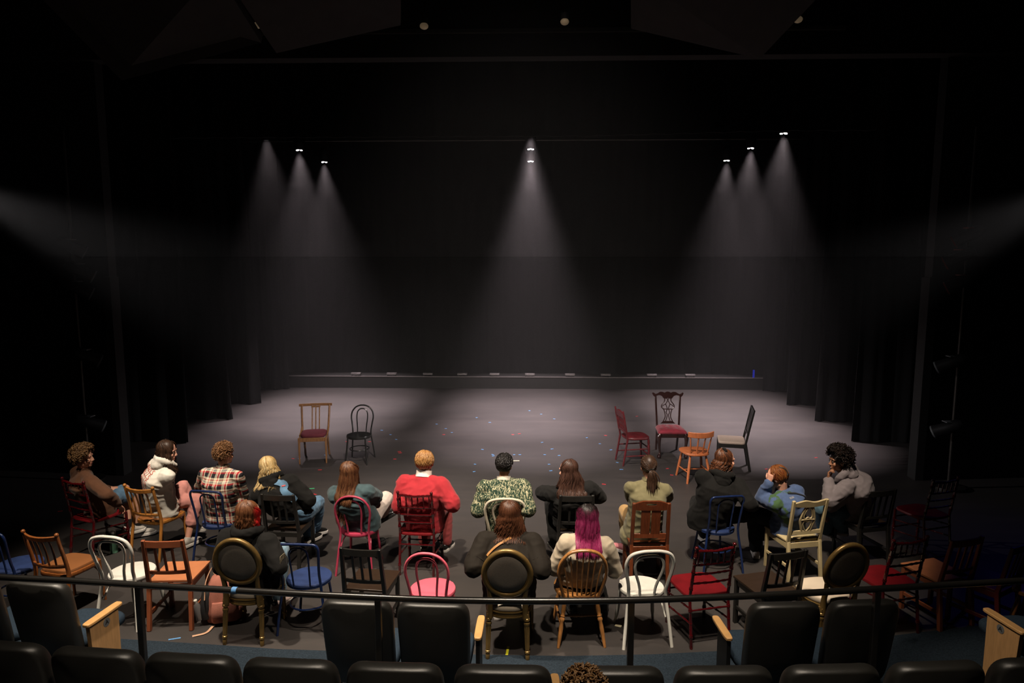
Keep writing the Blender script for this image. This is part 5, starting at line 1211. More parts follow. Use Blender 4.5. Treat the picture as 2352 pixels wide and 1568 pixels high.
    def long_hair(s, m, length, n=190, wave=0.0, width=1.0, seed=1, r=0.0078, front=0.25, spreadx=1.0, drop_dir=(0, 0, -1), flick=0.0, amax=2.35, thr=1.75, tuck=1.0, frame=0):
        """Locks that follow the scalp and then hang; those beyond thr fall in front of the shoulders."""
        rnd = random.Random(seed); mb = MB(); s.cap_mb(mb, 1.0); n = int(n * 1.9)
        for i in range(n + frame):
            if i >= n:                                                     # locks framing the forehead from a middle part
                sg = rnd.choice((-1, 1)); a1, a2 = sg * rnd.uniform(2.35, 3.0), sg * rnd.uniform(1.9, 2.15); az = a2
                pts = [s.h(s.scalp(a1 + (a2 - a1) * t, 1.15 + (-0.35 - 1.15) * t, 1.05 + 0.06 * math.sin(t * 3))) for t in (0, 0.3, 0.65, 1.0)]
            else:
                az = rnd.triangular(-amax, amax, 0) if rnd.random() > front else rnd.choice((-1, 1)) * rnd.uniform(0.72 * amax, amax)
                lay = rnd.uniform(1.0, 1.13); top = 1.25 - abs(rnd.gauss(0, 0.25)); pts = []
                for t in (0, 0.33, 0.66, 1.0):
                    el = top + (-0.30 - top) * t; pts.append(s.h(s.scalp(az * (0.35 + 0.65 * min(1, t * 1.6)) if t < 0.6 else az, el, lay + 0.04 * math.sin(t * 3))))
            p = pts[-1]; L = length * rnd.uniform(0.78, 1.05) * (tuck if abs(az) < thr else 1.0); st = 6; dz = V(drop_dir).normalized(); ph = rnd.random() * 6.28; outw = rnd.uniform(0.4, 1.6)
            base = V(p)
            for j in range(1, st + 1):
                t = j / st; q = base + dz * L * t
                q.x += (base.x - s.hc.x) * (0.35 * spreadx * t) + wave * math.sin(ph + t * 9) + rnd.uniform(-0.006, 0.006); q.y += wave * 0.7 * math.cos(ph + t * 8)
                by = s.back_y(q.x, q.z)
                if by:
                    if abs(az) < thr: q.y = min(q.y, by[0] - 0.012 * outw - flick * min(1, t * 2))
                    else: q.y = max(q.y, by[1] + 0.020 * outw)
                pts.append(q)
            s.lock(mb, pts, r * rnd.uniform(0.7, 1.15) * width)
        return mb.build('hair', m, s.root, angle=80)
    def short_hair(s, m, n=260, length=0.05, seed=2, r=0.008, k=1.02, low=-0.55, amax=2.2, lift=0.0, mess=0.3):
        n = int(n * 2.2); r *= 0.62; rnd = random.Random(seed); mb = MB(); s.cap_mb(mb, k)
        for i in range(n):
            az = rnd.uniform(-amax, amax); el = rnd.uniform(low if abs(az) < 1.4 else 0.05, 1.5); pts = []
            for t in (0, 0.5, 1.0):
                e2 = el - t * length / 0.1 * (1 - lift); a2 = az + t * rnd.gauss(0, mess) * length / 0.08
                pts.append(s.h(s.scalp(a2, e2, k + 0.03 + 0.10 * math.sin(t * 3.14) * 0.4 + lift * t * 0.3 + rnd.uniform(0, 0.05))))
            s.lock(mb, pts, r * rnd.uniform(0.7, 1.2))
        return mb.build('hair', m, s.root, angle=80)
    def curly_hair(s, m, n=420, vol=1.25, r=0.013, th=0.0048, seed=3, low=-0.6, amax=2.9, top=0.0, side=0.0):
        amax = 2.9
        rnd = random.Random(seed); mb = MB(); s.cap_mb(mb, 1.0 + (vol - 1) * 0.55)
        for i in range(n):
            az = rnd.uniform(-amax, amax); el = math.asin(rnd.uniform(math.sin(low if abs(az) < 1.35 else (low * 0.55 if abs(az) < 1.8 else (0.12 if abs(az) < 2.3 else 0.72))), 1.0)); kk = rnd.uniform(1 + (vol - 1) * 2.0, 1 + (vol - 1) * 3.6) + top * max(0, math.sin(el)) * 2
            c = s.scalp(az, el, kk); out = (c - V((0, -0.018, 0.03))).normalized(); u = out.orthogonal().normalized(); v = out.cross(u); a0 = rnd.random() * 6.28; rr = r * rnd.uniform(0.7, 1.25); tl = rnd.uniform(-0.5, 0.9)
            pts = []
            for j in range(9):
                t = j / 8; a = a0 + t * 7.5; pts.append(s.h(c + (u * math.cos(a) + v * math.sin(a)) * rr * (1 - 0.35 * t) + out * (t - 0.5) * 0.03 + V((0, 0, -tl * 0.012 * t))))
            mb.tube(pts, [th * (0.6 + 0.4 * math.sin(math.pi * min(1, (j + 1) / 9))) for j in range(9)], 5)
        return mb.build('hair', m, s.root, angle=80)
    # -------- garments
    def garment(s, name, m, o=0.022, hem=-0.10, sleeve=0.016, cut=1.0, fold=0.008, seed=1, vox=0.010, puff=0.0, wrist=0.004, extra=None, g=None, ffreq=9):
        mb = MB(); s.torso(mb, o, hem, g=g); s.sleeves(mb, sleeve, wrist, cut, puff)
        if extra: extra(mb)
        return link(name, remesh(mb, vox, 5, fold, ffreq, seed), m, s.root)
    def trousers(s, name, m, o=0.010, cut=1.0, flare=0.0, fold=0.006, seed=5, vox=0.010, extra=None):
        mb = MB(); s.legs(mb, o, cut, flare)
        if extra: extra(mb)
        return link(name, remesh(mb, vox, 4, fold, 11, seed), m, s.root)
    def hood(s, m, seed=1, big=1.0, lift=0.0):
        """Hood lying folded on the shoulders behind the neck."""
        c = s.p3 + s.up * lift; bk = s.up.cross(s.rt); bk = bk if bk.y < 0 else -bk; mb = MB()
        pts = cr([c + s.rt * 0.095 * big - bk * 0.07 + s.up * 0.02, c + s.rt * 0.115 * big + bk * 0.02 + s.up * 0.03, c + s.rt * 0.075 * big + bk * 0.085 + s.up * 0.020, c + bk * 0.112 * big + s.up * 0.005, c - s.rt * 0.075 * big + bk * 0.085 + s.up * 0.020, c - s.rt * 0.115 * big + bk * 0.02 + s.up * 0.03, c - s.rt * 0.095 * big - bk * 0.07 + s.up * 0.02], 4)
        mb.tube(pts, [0.030 + 0.016 * math.sin(math.pi * i / (len(pts) - 1)) for i in range(len(pts))], 10)
        mb.rings([[c + bk * (0.055 + d) + s.rt * a + s.up * b for a, b in circ(w, 18, hh, (0, -0.035 - d * 0.2))] for d, w, hh in ((0.0, 0.10 * big, 0.06), (0.035, 0.105 * big, 0.075), (0.065, 0.085 * big, 0.065), (0.080, 0.04, 0.03))])
        return link('hood', remesh(mb, 0.009, 4, 0.008, 14, seed), m, s.root)
    def collar(s, m, r=0.068, h=0.035, name='collar', th=0.010):
        c = s.p3 + s.up * 0.018; rings = []
        for d, k in ((-0.012, 1.10), (h * 0.5, 1.0), (h, 1.0), (h, 0.86), (0, 0.86)):
            rings.append(s.ring(c + s.up * d, s.up, r * k, r * k * 0.95, 24, 2))
        return MB().rings(rings).build(name, m, s.root)
    def behind(s, x, z):
        bk = s.up.cross(s.rt); bk = bk if bk.y < 0 else -bk
        return s.p3 + s.rt * (x - s.p3.x) + s.up * (z - s.p3.z) + bk * 1.0, -bk
    def strap(s, name, m, pts, w=0.012, flat=0.3, off=0.005, garment=None):
        """Flat band lying on the back of a garment; pts are (x, z) seen from behind, w its half width."""
        ev = garment.data; bvh = BVHTree.FromPolygons([v.co for v in ev.vertices], [tuple(p.vertices) for p in ev.polygons]); P = []; Nn = []
        for q in cr([V((x, 0, z)) for x, z in pts], 8):
            q, dr = s.behind(q.x, q.z); hit = bvh.ray_cast(q, dr)
            if hit[0] is not None: P.append(hit[0]); Nn.append(hit[1])
        for _ in range(3):
            Nn = [(Nn[max(0, i - 1)] + Nn[i] + Nn[min(len(P) - 1, i + 1)]).normalized() for i in range(len(P))]
            P = [P[0]] + [(P[i - 1] + P[i] * 2 + P[i + 1]) / 4 for i in range(1, len(P) - 1)] + [P[-1]]
        rings = []
        for i, p in enumerate(P):
            t = (P[min(len(P) - 1, i + 1)] - P[max(0, i - 1)]).normalized(); n = Nn[i]; sd = t.cross(n).normalized(); th = 0.004
            row = []
            for k in (-1, -0.5, 0, 0.5, 1):
                hit = bvh.find_nearest(p + sd * w * k); row.append(hit[0] + n * off)
            rings.append([q + n * th for q in row] + [q - n * th for q in row[::-1]])
        return MB().rings(rings).build(name, m, garment, angle=50)
    def wrap_text(s, body, m, garment, cx, cz, size, tilt=0.0, arc=0.0, name='lettering', sx=1.0, off=0.006):
        me = text_mesh(body, size); ev = garment.data; bvh = BVHTree.FromPolygons([v.co for v in ev.vertices], [tuple(p.vertices) for p in ev.polygons])
        import bmesh
        bm = bmesh.new(); bm.from_mesh(me); bmesh.ops.triangulate(bm, faces=bm.faces[:]); bmesh.ops.subdivide_edges(bm, edges=[e for e in bm.edges if e.calc_length() > size * 0.18], cuts=2, use_grid_fill=False); bmesh.ops.triangulate(bm, faces=bm.faces[:])
        for v in bm.verts:
            x, y = v.co.x * sx, v.co.y; x2 = x * math.cos(tilt) - y * math.sin(tilt); z2 = x * math.sin(tilt) + y * math.cos(tilt) + arc * math.sin(x * 16)
            q, dr = s.behind(cx + x2, cz + z2); hit = bvh.ray_cast(q, dr)
            v.co = hit[0] + hit[1] * (off * 0.6) - dr * (off * 0.3) if hit[0] is not None else V((cx + x2, garment.parent and s.p2.y or 0, cz + z2))
        bm.to_mesh(me); bm.free(); me.materials.append(m); o = bpy.data.objects.new(name, me); COL.objects.link(o); o.parent = garment; return o

H_ = lambda n, *cols: hairmat(n, [(i / max(1, len(cols) - 1), c) for i, c in enumerate(cols)])
BROWN_CURL = H_('brown_curl', (0.10, 0.047, 0.018), (0.20, 0.105, 0.042), (0.26, 0.145, 0.06)); DARKBROWN = H_('dark_brown', (0.020, 0.010, 0.006), (0.045, 0.022, 0.013), (0.07, 0.035, 0.02))
GINGER = H_('ginger', (0.15, 0.065, 0.026), (0.28, 0.135, 0.06), (0.33, 0.17, 0.08)); BLONDE = H_('blonde', (0.42, 0.25, 0.09), (0.72, 0.50, 0.22), (0.80, 0.62, 0.34))
AUBURN = H_('auburn', (0.055, 0.020, 0.010), (0.13, 0.050, 0.022), (0.18, 0.08, 0.035)); STRAW = H_('strawberry', (0.22, 0.09, 0.028), (0.40, 0.19, 0.06), (0.46, 0.25, 0.09))
BLACKH = H_('black', (0.006, 0.005, 0.005), (0.014, 0.011, 0.010)); COCOA = H_('cocoa', (0.025, 0.011, 0.008), (0.06, 0.027, 0.018), (0.085, 0.04, 0.028))
OMBRE = H_('ombre', (0.03, 0.012, 0.007), (0.10, 0.035, 0.016), (0.19, 0.065, 0.026)); COPPER = H_('copper', (0.15, 0.03, 0.012), (0.26, 0.085, 0.022), (0.32, 0.12, 0.035))
DARKCURL = H_('dark_curl', (0.012, 0.008, 0.007), (0.035, 0.020, 0.015)); REDBR = H_('red_brown', (0.085, 0.028, 0.012), (0.18, 0.068, 0.027), (0.22, 0.09, 0.04)); 
COPPERB = H_('chestnut', (0.05, 0.017, 0.008), (0.11, 0.040, 0.018), (0.075, 0.026, 0.012))
def red_front(m, x0):
    nt = m.node_tree; b = nt.nodes['Principled BSDF']; base = b.inputs['Base Color'].links[0].from_socket; tc = nt.nodes.new('ShaderNodeTexCoord'); sx = nt.nodes.new('ShaderNodeSeparateXYZ'); nt.links.new(tc.outputs['Object'], sx.inputs[0])
    r = nt.nodes.new('ShaderNodeMapRange'); r.inputs[1].default_value = x0; r.inputs[2].default_value = x0 + 0.02; nt.links.new(sx.outputs[0], r.inputs[0])
    mx = nt.nodes.new('ShaderNodeMix'); mx.data_type = 'RGBA'; mx.inputs[7].default_value = (0.42, 0.012, 0.012, 1); nt.links.new(r.outputs[0], mx.inputs[0]); nt.links.new(base, mx.inputs[6]); nt.links.new(mx.outputs[2], b.inputs['Base Color']); return m
def magenta(z):
    m = hairmat('magenta', [(0, (0.18, 0.012, 0.06)), (0.5, (0.36, 0.028, 0.125)), (1, (0.42, 0.05, 0.16))]); nt = m.node_tree; b = nt.nodes['Principled BSDF']
    if 'Separate XYZ' in nt.nodes: return m
    base = b.inputs['Base Color'].links[0].from_socket; tc = nt.nodes.new('ShaderNodeTexCoord'); sx = nt.nodes.new('ShaderNodeSeparateXYZ'); nt.links.new(tc.outputs['Object'], sx.inputs[0])
    n = nt.nodes.new('ShaderNodeTexNoise'); n.inputs['Scale'].default_value = 22; nt.links.new(tc.outputs['Object'], n.inputs['Vector'])
    ma = nt.nodes.new('ShaderNodeMath'); ma.operation = 'MULTIPLY_ADD'; ma.inputs[1].default_value = 0.10; nt.links.new(n.outputs[0], ma.inputs[0]); nt.links.new(sx.outputs[2], ma.inputs[2])
    r = nt.nodes.new('ShaderNodeMapRange'); r.inputs[1].default_value = z + 0.04; r.inputs[2].default_value = z + 0.16; nt.links.new(ma.outputs[0], r.inputs[0])
    mx = nt.nodes.new('ShaderNodeMix'); mx.data_type = 'RGBA'; mx.inputs[7].default_value = (0.010, 0.006, 0.006, 1); nt.links.new(r.outputs[0], mx.inputs[0]); nt.links.new(base, mx.inputs[6]); nt.links.new(mx.outputs[2], b.inputs['Base Color']); return m

# 1 brown sweater, curly hair, far left
p = Person('person with brown curly hair, brown sweater and denim shorts at the far left', 'B1', ('px', 193, 1049, 1.165), 'fair', turn=-16, headrot=(-38, 6, 0), hipoff=(0.0, 0.02),
           elbows={1: ('px', 247, 1136, 0.80)}, hands={1: ('px', 262, 1150, 0.70)}, knees={1: ('px', 288, 1122, 0.60), -1: ('px', 296, 1135, 0.56)}, feet={1: ('px', 296, 1228, 0.085), -1: ('px', 318, 1218, 0.085)}, foot_dir={1: (0.1, 1, 0), -1: (0.35, 1, 0)})
p.body('fair'); p.trousers('denim_shorts', M_JEANS, 0.022, 0.40)
g = p.garment('sweater', cloth('brown_fleece', (0.085, 0.036, 0.018)), 0.030, -0.12, 0.026, seed=11); p.collar(cloth('brown_fleece', (0.085, 0.036, 0.018)), 0.064, 0.02, 'neckband')
p.curly_hair(BROWN_CURL, 700, 1.10, 0.013, 0.0042, 21, -0.95, 2.45, 0.02)
for k in (-1, 1):
    p.shoe(k, cloth('grey_canvas', (0.38, 0.35, 0.32)), lace=M_RUB)
    MB().cap(p.ft[k] + V((0, 0, 0.0)), p.ft[k].lerp(p.kn[k], 0.16), 0.041, 0.043).build('sock', M_BLACKC, p.root)

# 2 white hoodie, long dark hair, pink trousers
p = Person('person in white hoodie with coral lettering, pink cropped trousers and long dark hair', 'B2', ('ly', 386, 1036, 0.06), 'pink', turn=-22, headrot=(-48, 10, 0), hipoff=(0.02, 0.03),
           elbows={1: ('px', 343, 1103, 0.86), -1: ('px', 378, 1095, 0.86)}, hands={1: ('px', 376, 1142, 0.64), -1: ('px', 392, 1140, 0.66)}, knees={1: ('px', 412, 1128, 0.63), -1: ('px', 420, 1150, 0.54)},
           feet={1: ('px', 447, 1205, 0.22), -1: ('px', 430, 1242, 0.085)}, foot_dir={1: (-0.15, 1, -0.5), -1: (-0.25, 1, 0)}, bow=0.085)
p.body('pink', 0.005)
M_HOOD = cloth('white_fleece', (0.72, 0.68, 0.61)); g = p.garment('hoodie', M_HOOD, 0.030, -0.12, 0.030, seed=4, fold=0.010, wrist=0.004); p.hood(M_HOOD, 3, 0.86, 0.03)
M_CORAL = mat('coral_print', (0.62, 0.13, 0.09), 0.8)
for i in range(5): p.wrap_text('WALLS', M_CORAL, g, p.p2.x - 0.02, p.p3.z - 0.11 - 0.060 * i, 0.078, -0.10, 0.008, sx=1.1)
p.trousers('pink_trousers', cloth('pink_twill', (0.60, 0.255, 0.225)), 0.022, 0.80, 0.012, 0.008, 6)
p.long_hair(DARKBROWN, 0.33, 190, 0.010, 1.0, 8, front=0.35, thr=1.15, tuck=0.25, frame=60); p.eyes(DARKBROWN)
p.shoe(1, cloth('white_sock', (0.66, 0.60, 0.54)), lace=M_RUB); p.shoe(-1, cloth('grey_canvas', (0.38, 0.35, 0.32)), lace=M_RUB)

# 3 plaid shirt
p = Person('person with ginger curly hair in red, black and cream plaid shirt', 'B3', ('ly', 516, 1043, 0.02), 'pink', turn=0, headrot=(-26, 4, 0), hipoff=(0.03, 0.02),
           elbows={1: ('px', 556, 1130, 0.78), -1: ('px', 461, 1118, 0.80)}, hands={1: ('px', 545, 1160, 0.64)}, build=1.10)
p.body('pink'); p.garment('plaid_shirt', plaid(), 0.030, -0.13, 0.024, seed=9, fold=0.009); p.collar(plaid(), 0.068, 0.038, 'shirt_collar'); p.trousers('trousers', M_BLACKC)
p.curly_hair(GINGER, 700, 1.05, 0.0085, 0.0036, 23, -0.85, 2.2, 0.03)
for k in (-1, 1): p.shoe(k, M_BLACKC)

# 4 blonde, black hoodie under denim overalls
p = Person('blonde person leaning left in black hoodie and blue denim overalls', 'B4', ('ly', 617, 1075, -0.05), 'fair', turn=-6, headrot=(38, 30, -10), hipoff=(0.05, 0.04),
           elbows={1: ('px', 708, 1148, 0.74), -1: ('px', 597, 1125, 0.78)}, hands={1: ('px', 690, 1165, 0.62), -1: ('px', 620, 1140, 0.66)}, knees={1: ('px', 722, 1160, 0.54), -1: ('px', 690, 1150, 0.56)},
           feet={1: ('px', 722, 1212, 0.14), -1: ('px', 712, 1232, 0.085)}, foot_dir={1: (0.55, 1, -0.15), -1: (0.3, 1, 0)}, bow=0.10, build=1.05)
p.body('fair'); g = p.garment('hoodie', M_BLACKC, 0.036, 0.02, 0.040, seed=14, fold=0.011); p.hood(M_BLACKC, 7, 0.9, 0.01)
ov = p.trousers('overalls', M_JEANS, 0.026, 1.0, 0.014, 0.008, 8, extra=lambda mb: mb.rings([p.ring(p.p0, V((0, 0, 1)), 0.205, 0.165), p.ring(p.p0.lerp(p.p1, 0.5), V((0, 0, 1)), 0.20, 0.160), p.ring(p.p0.lerp(p.p1, 0.85), V((0, 0, 1)), 0.195, 0.155)]))
p.strap('overall_strap', M_JEANS, [(p.p1.x + 0.05, p.p1.z - 0.02), (p.p2.x + 0.07, p.p2.z - 0.04), (p.p2.x + 0.09, p.p2.z + 0.02), (p.p3.x + 0.08, p.p3.z - 0.07), (p.p3.x + 0.075, p.p3.z - 0.03)], 0.040, 0.2, 0.014, g)
p.strap('denim_tag', mat('red_tag', (0.45, 0.03, 0.03), 0.6), [(p.p2.x + 0.06, p.p2.z + 0.0), (p.p2.x + 0.095, p.p2.z + 0.005)], 0.007, 0.2, 0.020, g)
p.long_hair(BLONDE, 0.21, 190, 0.010, 0.95, 12, front=0.3, spreadx=2.4, flick=0.05)
for k in (-1, 1): p.shoe(k, M_BLACKC, M_RUB, lace=M_RUB, high=True)

# 5 denim jacket, very long brown hair
p = Person('person with very long brown hair in dark denim jacket, one boot crossed to the right', 'B5', ('ly', 804, 1084, -0.10), 'fair', turn=-4, headrot=(-6, 4, 0), hipoff=(0.02, 0.02),
           elbows={1: ('px', 860, 1138, 0.80), -1: ('px', 768, 1130, 0.80)}, hands={1: ('px', 850, 1165, 0.64)}, knees={1: (0.16, 0.36, 0.64), -1: (-0.08, 0.40, 0.56)}, feet={1: ('px', 876, 1178, 0.40), -1: ('px', 858, 1243, 0.085)},
           foot_dir={1: (0.8, 0.45, 0.45), -1: (0.5, 1, 0)})
p.body('fair'); g = p.garment('denim_jacket', M_DARKD, 0.036, -0.12, 0.032, seed=17, fold=0.012); p.trousers('pale_trousers', cloth('pale_cotton', (0.50, 0.42, 0.38)), 0.03, 0.92, 0.02, 0.008, 3)
p.long_hair(AUBURN, 0.54, 250, 0.014, 1.0, 15, front=0.12, spreadx=0.3, drop_dir=(-0.10, 0, -1))
p.shoe(1, mat('black_boot_leather', (0.012, 0.012, 0.012), 0.25, 0, 0.1, 9), M_RUBK, True, 'boot'); p.shoe(-1, mat('black_boot_leather', (0.012, 0.012, 0.012), 0.25), M_RUBK, True, 'boot')

# 6 red sweater
RED = cloth('red_fleece', (0.34, 0.022, 0.030)); p = Person('person with strawberry blond hair in baggy red sweater and white collar', 'B6', ('ly', 977, 1061, 0.00), 'pink', turn=-3, headrot=(-24, 5, 0), hipoff=(0.04, 0.01),
           elbows={1: ('px', 1040, 1158, 0.78), -1: ('px', 921, 1150, 0.78)}, hands={1: (0.10, 0.22, 0.70), -1: (-0.10, 0.22, 0.70)}, build=1.14)
p.body('pink'); p.garment('red_sweater', RED, 0.052, -0.13, 0.046, seed=19, fold=0.012); p.collar(cloth('white_cotton', (0.72, 0.67, 0.60)), 0.084, 0.056, 'shirt_collar'); p.trousers('red_trousers', cloth('red_white_twill', (0.30, 0.05, 0.05)), 0.02, 1.0, 0.02)
p.short_hair(STRAW, 330, 0.085, 5, 0.0085, 1.06, -0.75, 2.25, 0.1, 0.35)
for k in (-1, 1): p.shoe(k, mat('black_boot_leather', (0.012, 0.012, 0.012), 0.25), M_RUB)

# 7 patterned sweater
p = Person('person with short black hair in green and cream patterned sweater', 'B7', ('ly', 1159, 1067, -0.01), 'tan', headrot=(-16, 3, 0), hipoff=(0.0, 0.01), turn=-2,
           elbows={1: ('px', 1212, 1165, 0.78), -1: ('px', 1103, 1158, 0.78)}, hands={1: (0.10, 0.24, 0.68), -1: (-0.10, 0.24, 0.68)}, build=1.12)
p.body('tan'); p.garment('patterned_sweater', knit(), 0.044, -0.12, 0.040, seed=24, fold=0.010); p.collar(cloth('cream_rib', (0.55, 0.50, 0.42)), 0.074, 0.026, 'neckband', ); p.trousers('jeans', cloth('pale_denim', (0.30, 0.38, 0.46), var=0.3, scale=9), 0.02)
p.short_hair(BLACKH, 420, 0.035, 6, 0.006, 1.015, -0.72, 2.05, 0.25, 0.25)
for k in (-1, 1): p.shoe(k, M_BLACKC)

# 8 long dark hair, all black
p = Person('person in black with long wavy dark brown hair, looking left', 'B8', ('ly', 1303, 1080, -0.12), 'pink', headrot=(44, 8, 0), hipoff=(-0.01, 0.01), turn=2,
           elbows={1: ('px', 1368, 1135, 0.80), -1: ('px', 1252, 1132, 0.80)}, hands={1: (0.08, 0.26, 0.70), -1: (-0.08, 0.26, 0.70)}, knees={-1: (-0.20, 0.36, 0.54)}, feet={-1: ('px', 1277, 1272, 0.085)}, build=1.12, girth=1.1)
p.body('pink'); p.garment('black_hoodie', M_BLACKC, 0.040, -0.12, 0.040, seed=26, fold=0.012); p.trousers('black_trousers', M_BLACKC, 0.03)
p.long_hair(COCOA, 0.40, 280, 0.014, 1.1, 18, front=0.08, spreadx=3.6, amax=1.9)
for k in (-1, 1): p.shoe(k, M_BLACKC, M_RUB)

# 9 olive jacket, ponytail
OLIVE = cloth('olive_cotton', (0.165, 0.145, 0.078)); p = Person('person with dark ponytail and olive jacket, arms folded', 'B9', ('px', 1489, 1071, 1.20), 'fair', headrot=(2, 8, 0), hipoff=(-0.02, 0.04),
           elbows={1: ('px', 1531, 1140, 0.80), -1: ('px', 1453, 1142, 0.80)}, hands={1: ('px', 1452, 1140, 0.84), -1: (0.12, 0.20, 0.80)}, knees={-1: ('px', 1440, 1180, 0.56), 1: (0.02, 0.42, 0.60)}, feet={-1: ('px', 1436, 1252, 0.12), 1: ('px', 1482, 1262, 0.085)},
           foot_dir={-1: (-0.8, 0.6, 0.1), 1: (-0.2, 1, 0)})
p.body('fair', 0.005, {1: dict(dir=(-1, 0.0, 0.25), palm=(0.1, 1, 0), curl=20, thumb=(0, 0, 1))}); p.garment('olive_jacket', OLIVE, 0.032, -0.20, 0.028, seed=28, fold=0.010, extra=lambda mb: (mb.ell(p.p0 + V((-0.17, 0.05, -0.14)), (0.07, 0.13, 0.11)), mb.ell(p.p0 + V((0.15, 0.02, -0.14)), (0.07, 0.12, 0.11)))); p.collar(OLIVE, 0.066, 0.035, 'jacket_collar')
p.trousers('tan_trousers', cloth('tan_corduroy', (0.36, 0.22, 0.09)), 0.018, 0.9)
rnd = random.Random(77); mb = MB(); p.cap_mb(mb, 1.02)
for i in range(150):
    az = rnd.uniform(-2.2, 2.2); el = rnd.uniform(-0.45, 1.4); a = p.scalp(az, el, 1.04); b = V((rnd.uniform(-0.012, 0.012), -0.122, -0.022 + rnd.uniform(-0.008, 0.008))); mid = p.scalp(az * 0.5, el * 0.45 - 0.15, 1.06)
    p.lock(mb, [p.h(a), p.h(mid), p.h(b)], 0.0075)
for i in range(60):
    a = p.h((rnd.uniform(-0.014, 0.014), -0.122, -0.022 + rnd.uniform(-0.012, 0.012))); dx = rnd.gauss(0, 0.028); L = rnd.uniform(0.16, 0.23)
    q = [a, a + V((dx * 0.5, -0.035, -0.02)), a + V((dx, -0.040, -L * 0.5)), a + V((dx * 0.8 + rnd.gauss(0, 0.008), -0.03, -L))]
    for r_ in q[2:]:
        by = p.back_y(r_.x, r_.z)
        if by: r_.y = min(r_.y, by[0] - 0.03)
    p.lock(mb, q, 0.009)
hr = mb.build('hair', DARKBROWN, p.root, angle=80); MB().tube([p.h((0.02 * math.cos(t * 0.5236), -0.135, -0.026 + 0.02 * math.sin(t * 0.5236))) for t in range(12)], 0.006, 7, closed=True).build('hair_tie', M_BLACKC, hr)
p.shoe(-1, cloth('pink_canvas', (0.62, 0.22, 0.24)), M_RUB); p.shoe(1, cloth('pale_canvas', (0.5, 0.42, 0.36)), M_RUB)

# 10 black hoodie, auburn waves
p = Person('person with wavy auburn brown hair in black hoodie, looking right', 'B10', ('ly', 1668, 1056, 0.02), 'pink', headrot=(-78, 6, 0), turn=-6, hipoff=(-0.06, 0.06),
           elbows={1: ('px', 1716, 1150, 0.80), -1: ('px', 1632, 1140, 0.80)}, hands={1: ('px', 1735, 1165, 0.64)}, knees={1: ('px', 1738, 1180, 0.54), -1: (-0.08, 0.42, 0.56)}, feet={1: ('px', 1737, 1262, 0.085), -1: ('px', 1622, 1236, 0.085)}, foot_dir={1: (0.3, 1, 0), -1: (-0.1, 1, 0)}, build=1.10, girth=1.12)
p.body('pink'); p.garment('black_hoodie', M_BLACKC, 0.036, -0.14, 0.036, seed=31, fold=0.010); p.hood(M_BLACKC, 9, 0.95, -0.02); p.trousers('black_trousers', M_BLACKC, 0.026, 1.0, 0.014)
p.long_hair(OMBRE, 0.15, 260, 0.018, 1.1, 20, front=0.05, spreadx=1.4, flick=0.07, amax=1.85); MB().ell(p.h((0.02, -0.055, 0.125)), (0.030, 0.022, 0.016), p.HM).ell(p.h((0.045, -0.05, 0.115)), (0.018, 0.018, 0.014), p.HM).build('hair_clip', M_BLACKC, p.root)
for k in (-1, 1): p.shoe(k, cloth('white_sock', (0.66, 0.60, 0.54)), M_RUB)

# 11 blue patched sweater, head in hands
p = Person('copper haired person in blue and green sweater leaning with hands to head', 'B11', ('px', 1788, 1096, 1.05), 'pink', headrot=(6, 34, -6), turn=14, hipoff=(-0.02, 0.07),
           elbows={-1: ('px', 1762, 1148, 0.80), 1: ('px', 1802, 1140, 0.78)}, hands={-1: ('px', 1766, 1108, 1.00), 1: ('px', 1800, 1105, 1.0)}, knees={-1: ('px', 1740, 1178, 0.56), 1: ('px', 1765, 1190, 0.52)}, feet={-1: ('px', 1785, 1240, 0.12), 1: ('px', 1815, 1240, 0.085)}, foot_dir={-1: (-0.9, 0.35, 0), 1: (-0.6, 0.8, 0)}, bow=0.07)
p.body('pink', 0.005, {-1: dict(dir=(0.15, -0.1, 1), palm=(1, 0.1, 0), curl=14, thumb=(0, 1, 0.3)), 1: dict(dir=(-0.1, 0, 1), palm=(-1, 0, 0), curl=14, thumb=(0, 1, 0.3))})
g = p.garment('blue_sweater', patches(), 0.034, -0.14, 0.030, seed=33, fold=0.010); p.trousers('black_trousers', M_BLACKC, 0.014)
p.strap('bag_strap', M_BLKC, [(p.p3.x - 0.03, p.p3.z - 0.045), (p.p3.x + 0.03, p.p3.z - 0.075), (p.p3.x + 0.09, p.p3.z - 0.12), (p.p3.x + 0.13, p.p3.z - 0.17)], 0.010, 0.35, 0.006, g)
p.wrap_text('ELLE', mat('cream_stitch', (0.6, 0.55, 0.42), 0.8), g, p.p3.x - 0.035, p.p3.z - 0.10, 0.026, -0.1)
p.short_hair(COPPER, 230, 0.10, 9, 0.0085, 1.04, -0.6, 2.3, 0.0, 0.15)
mb = MB().tube(cr([p.h((-0.035, -0.10, 0.09)), p.h((0.0, -0.125, 0.06)), p.h((0.01, -0.132, 0.015)), p.h((0.0, -0.12, -0.02))], 4), 0.008, 7)
for i in range(6): mb.tube([p.h((-0.03 + 0.007 * i, -0.105 - 0.004 * i, 0.085 - 0.018 * i)), p.h((0.02 + 0.004 * i, -0.10 - 0.003 * i, 0.082 - 0.018 * i))], 0.0035, 6)
mb.build('claw_clip', M_BLKC, p.root)
p.shoe(-1, M_BLACKC, mat('brown_sole', (0.12, 0.07, 0.04), 0.6), name='sandal'); p.shoe(1, M_BLACKC, mat('brown_sole', (0.12, 0.07, 0.04), 0.6), name='sandal')

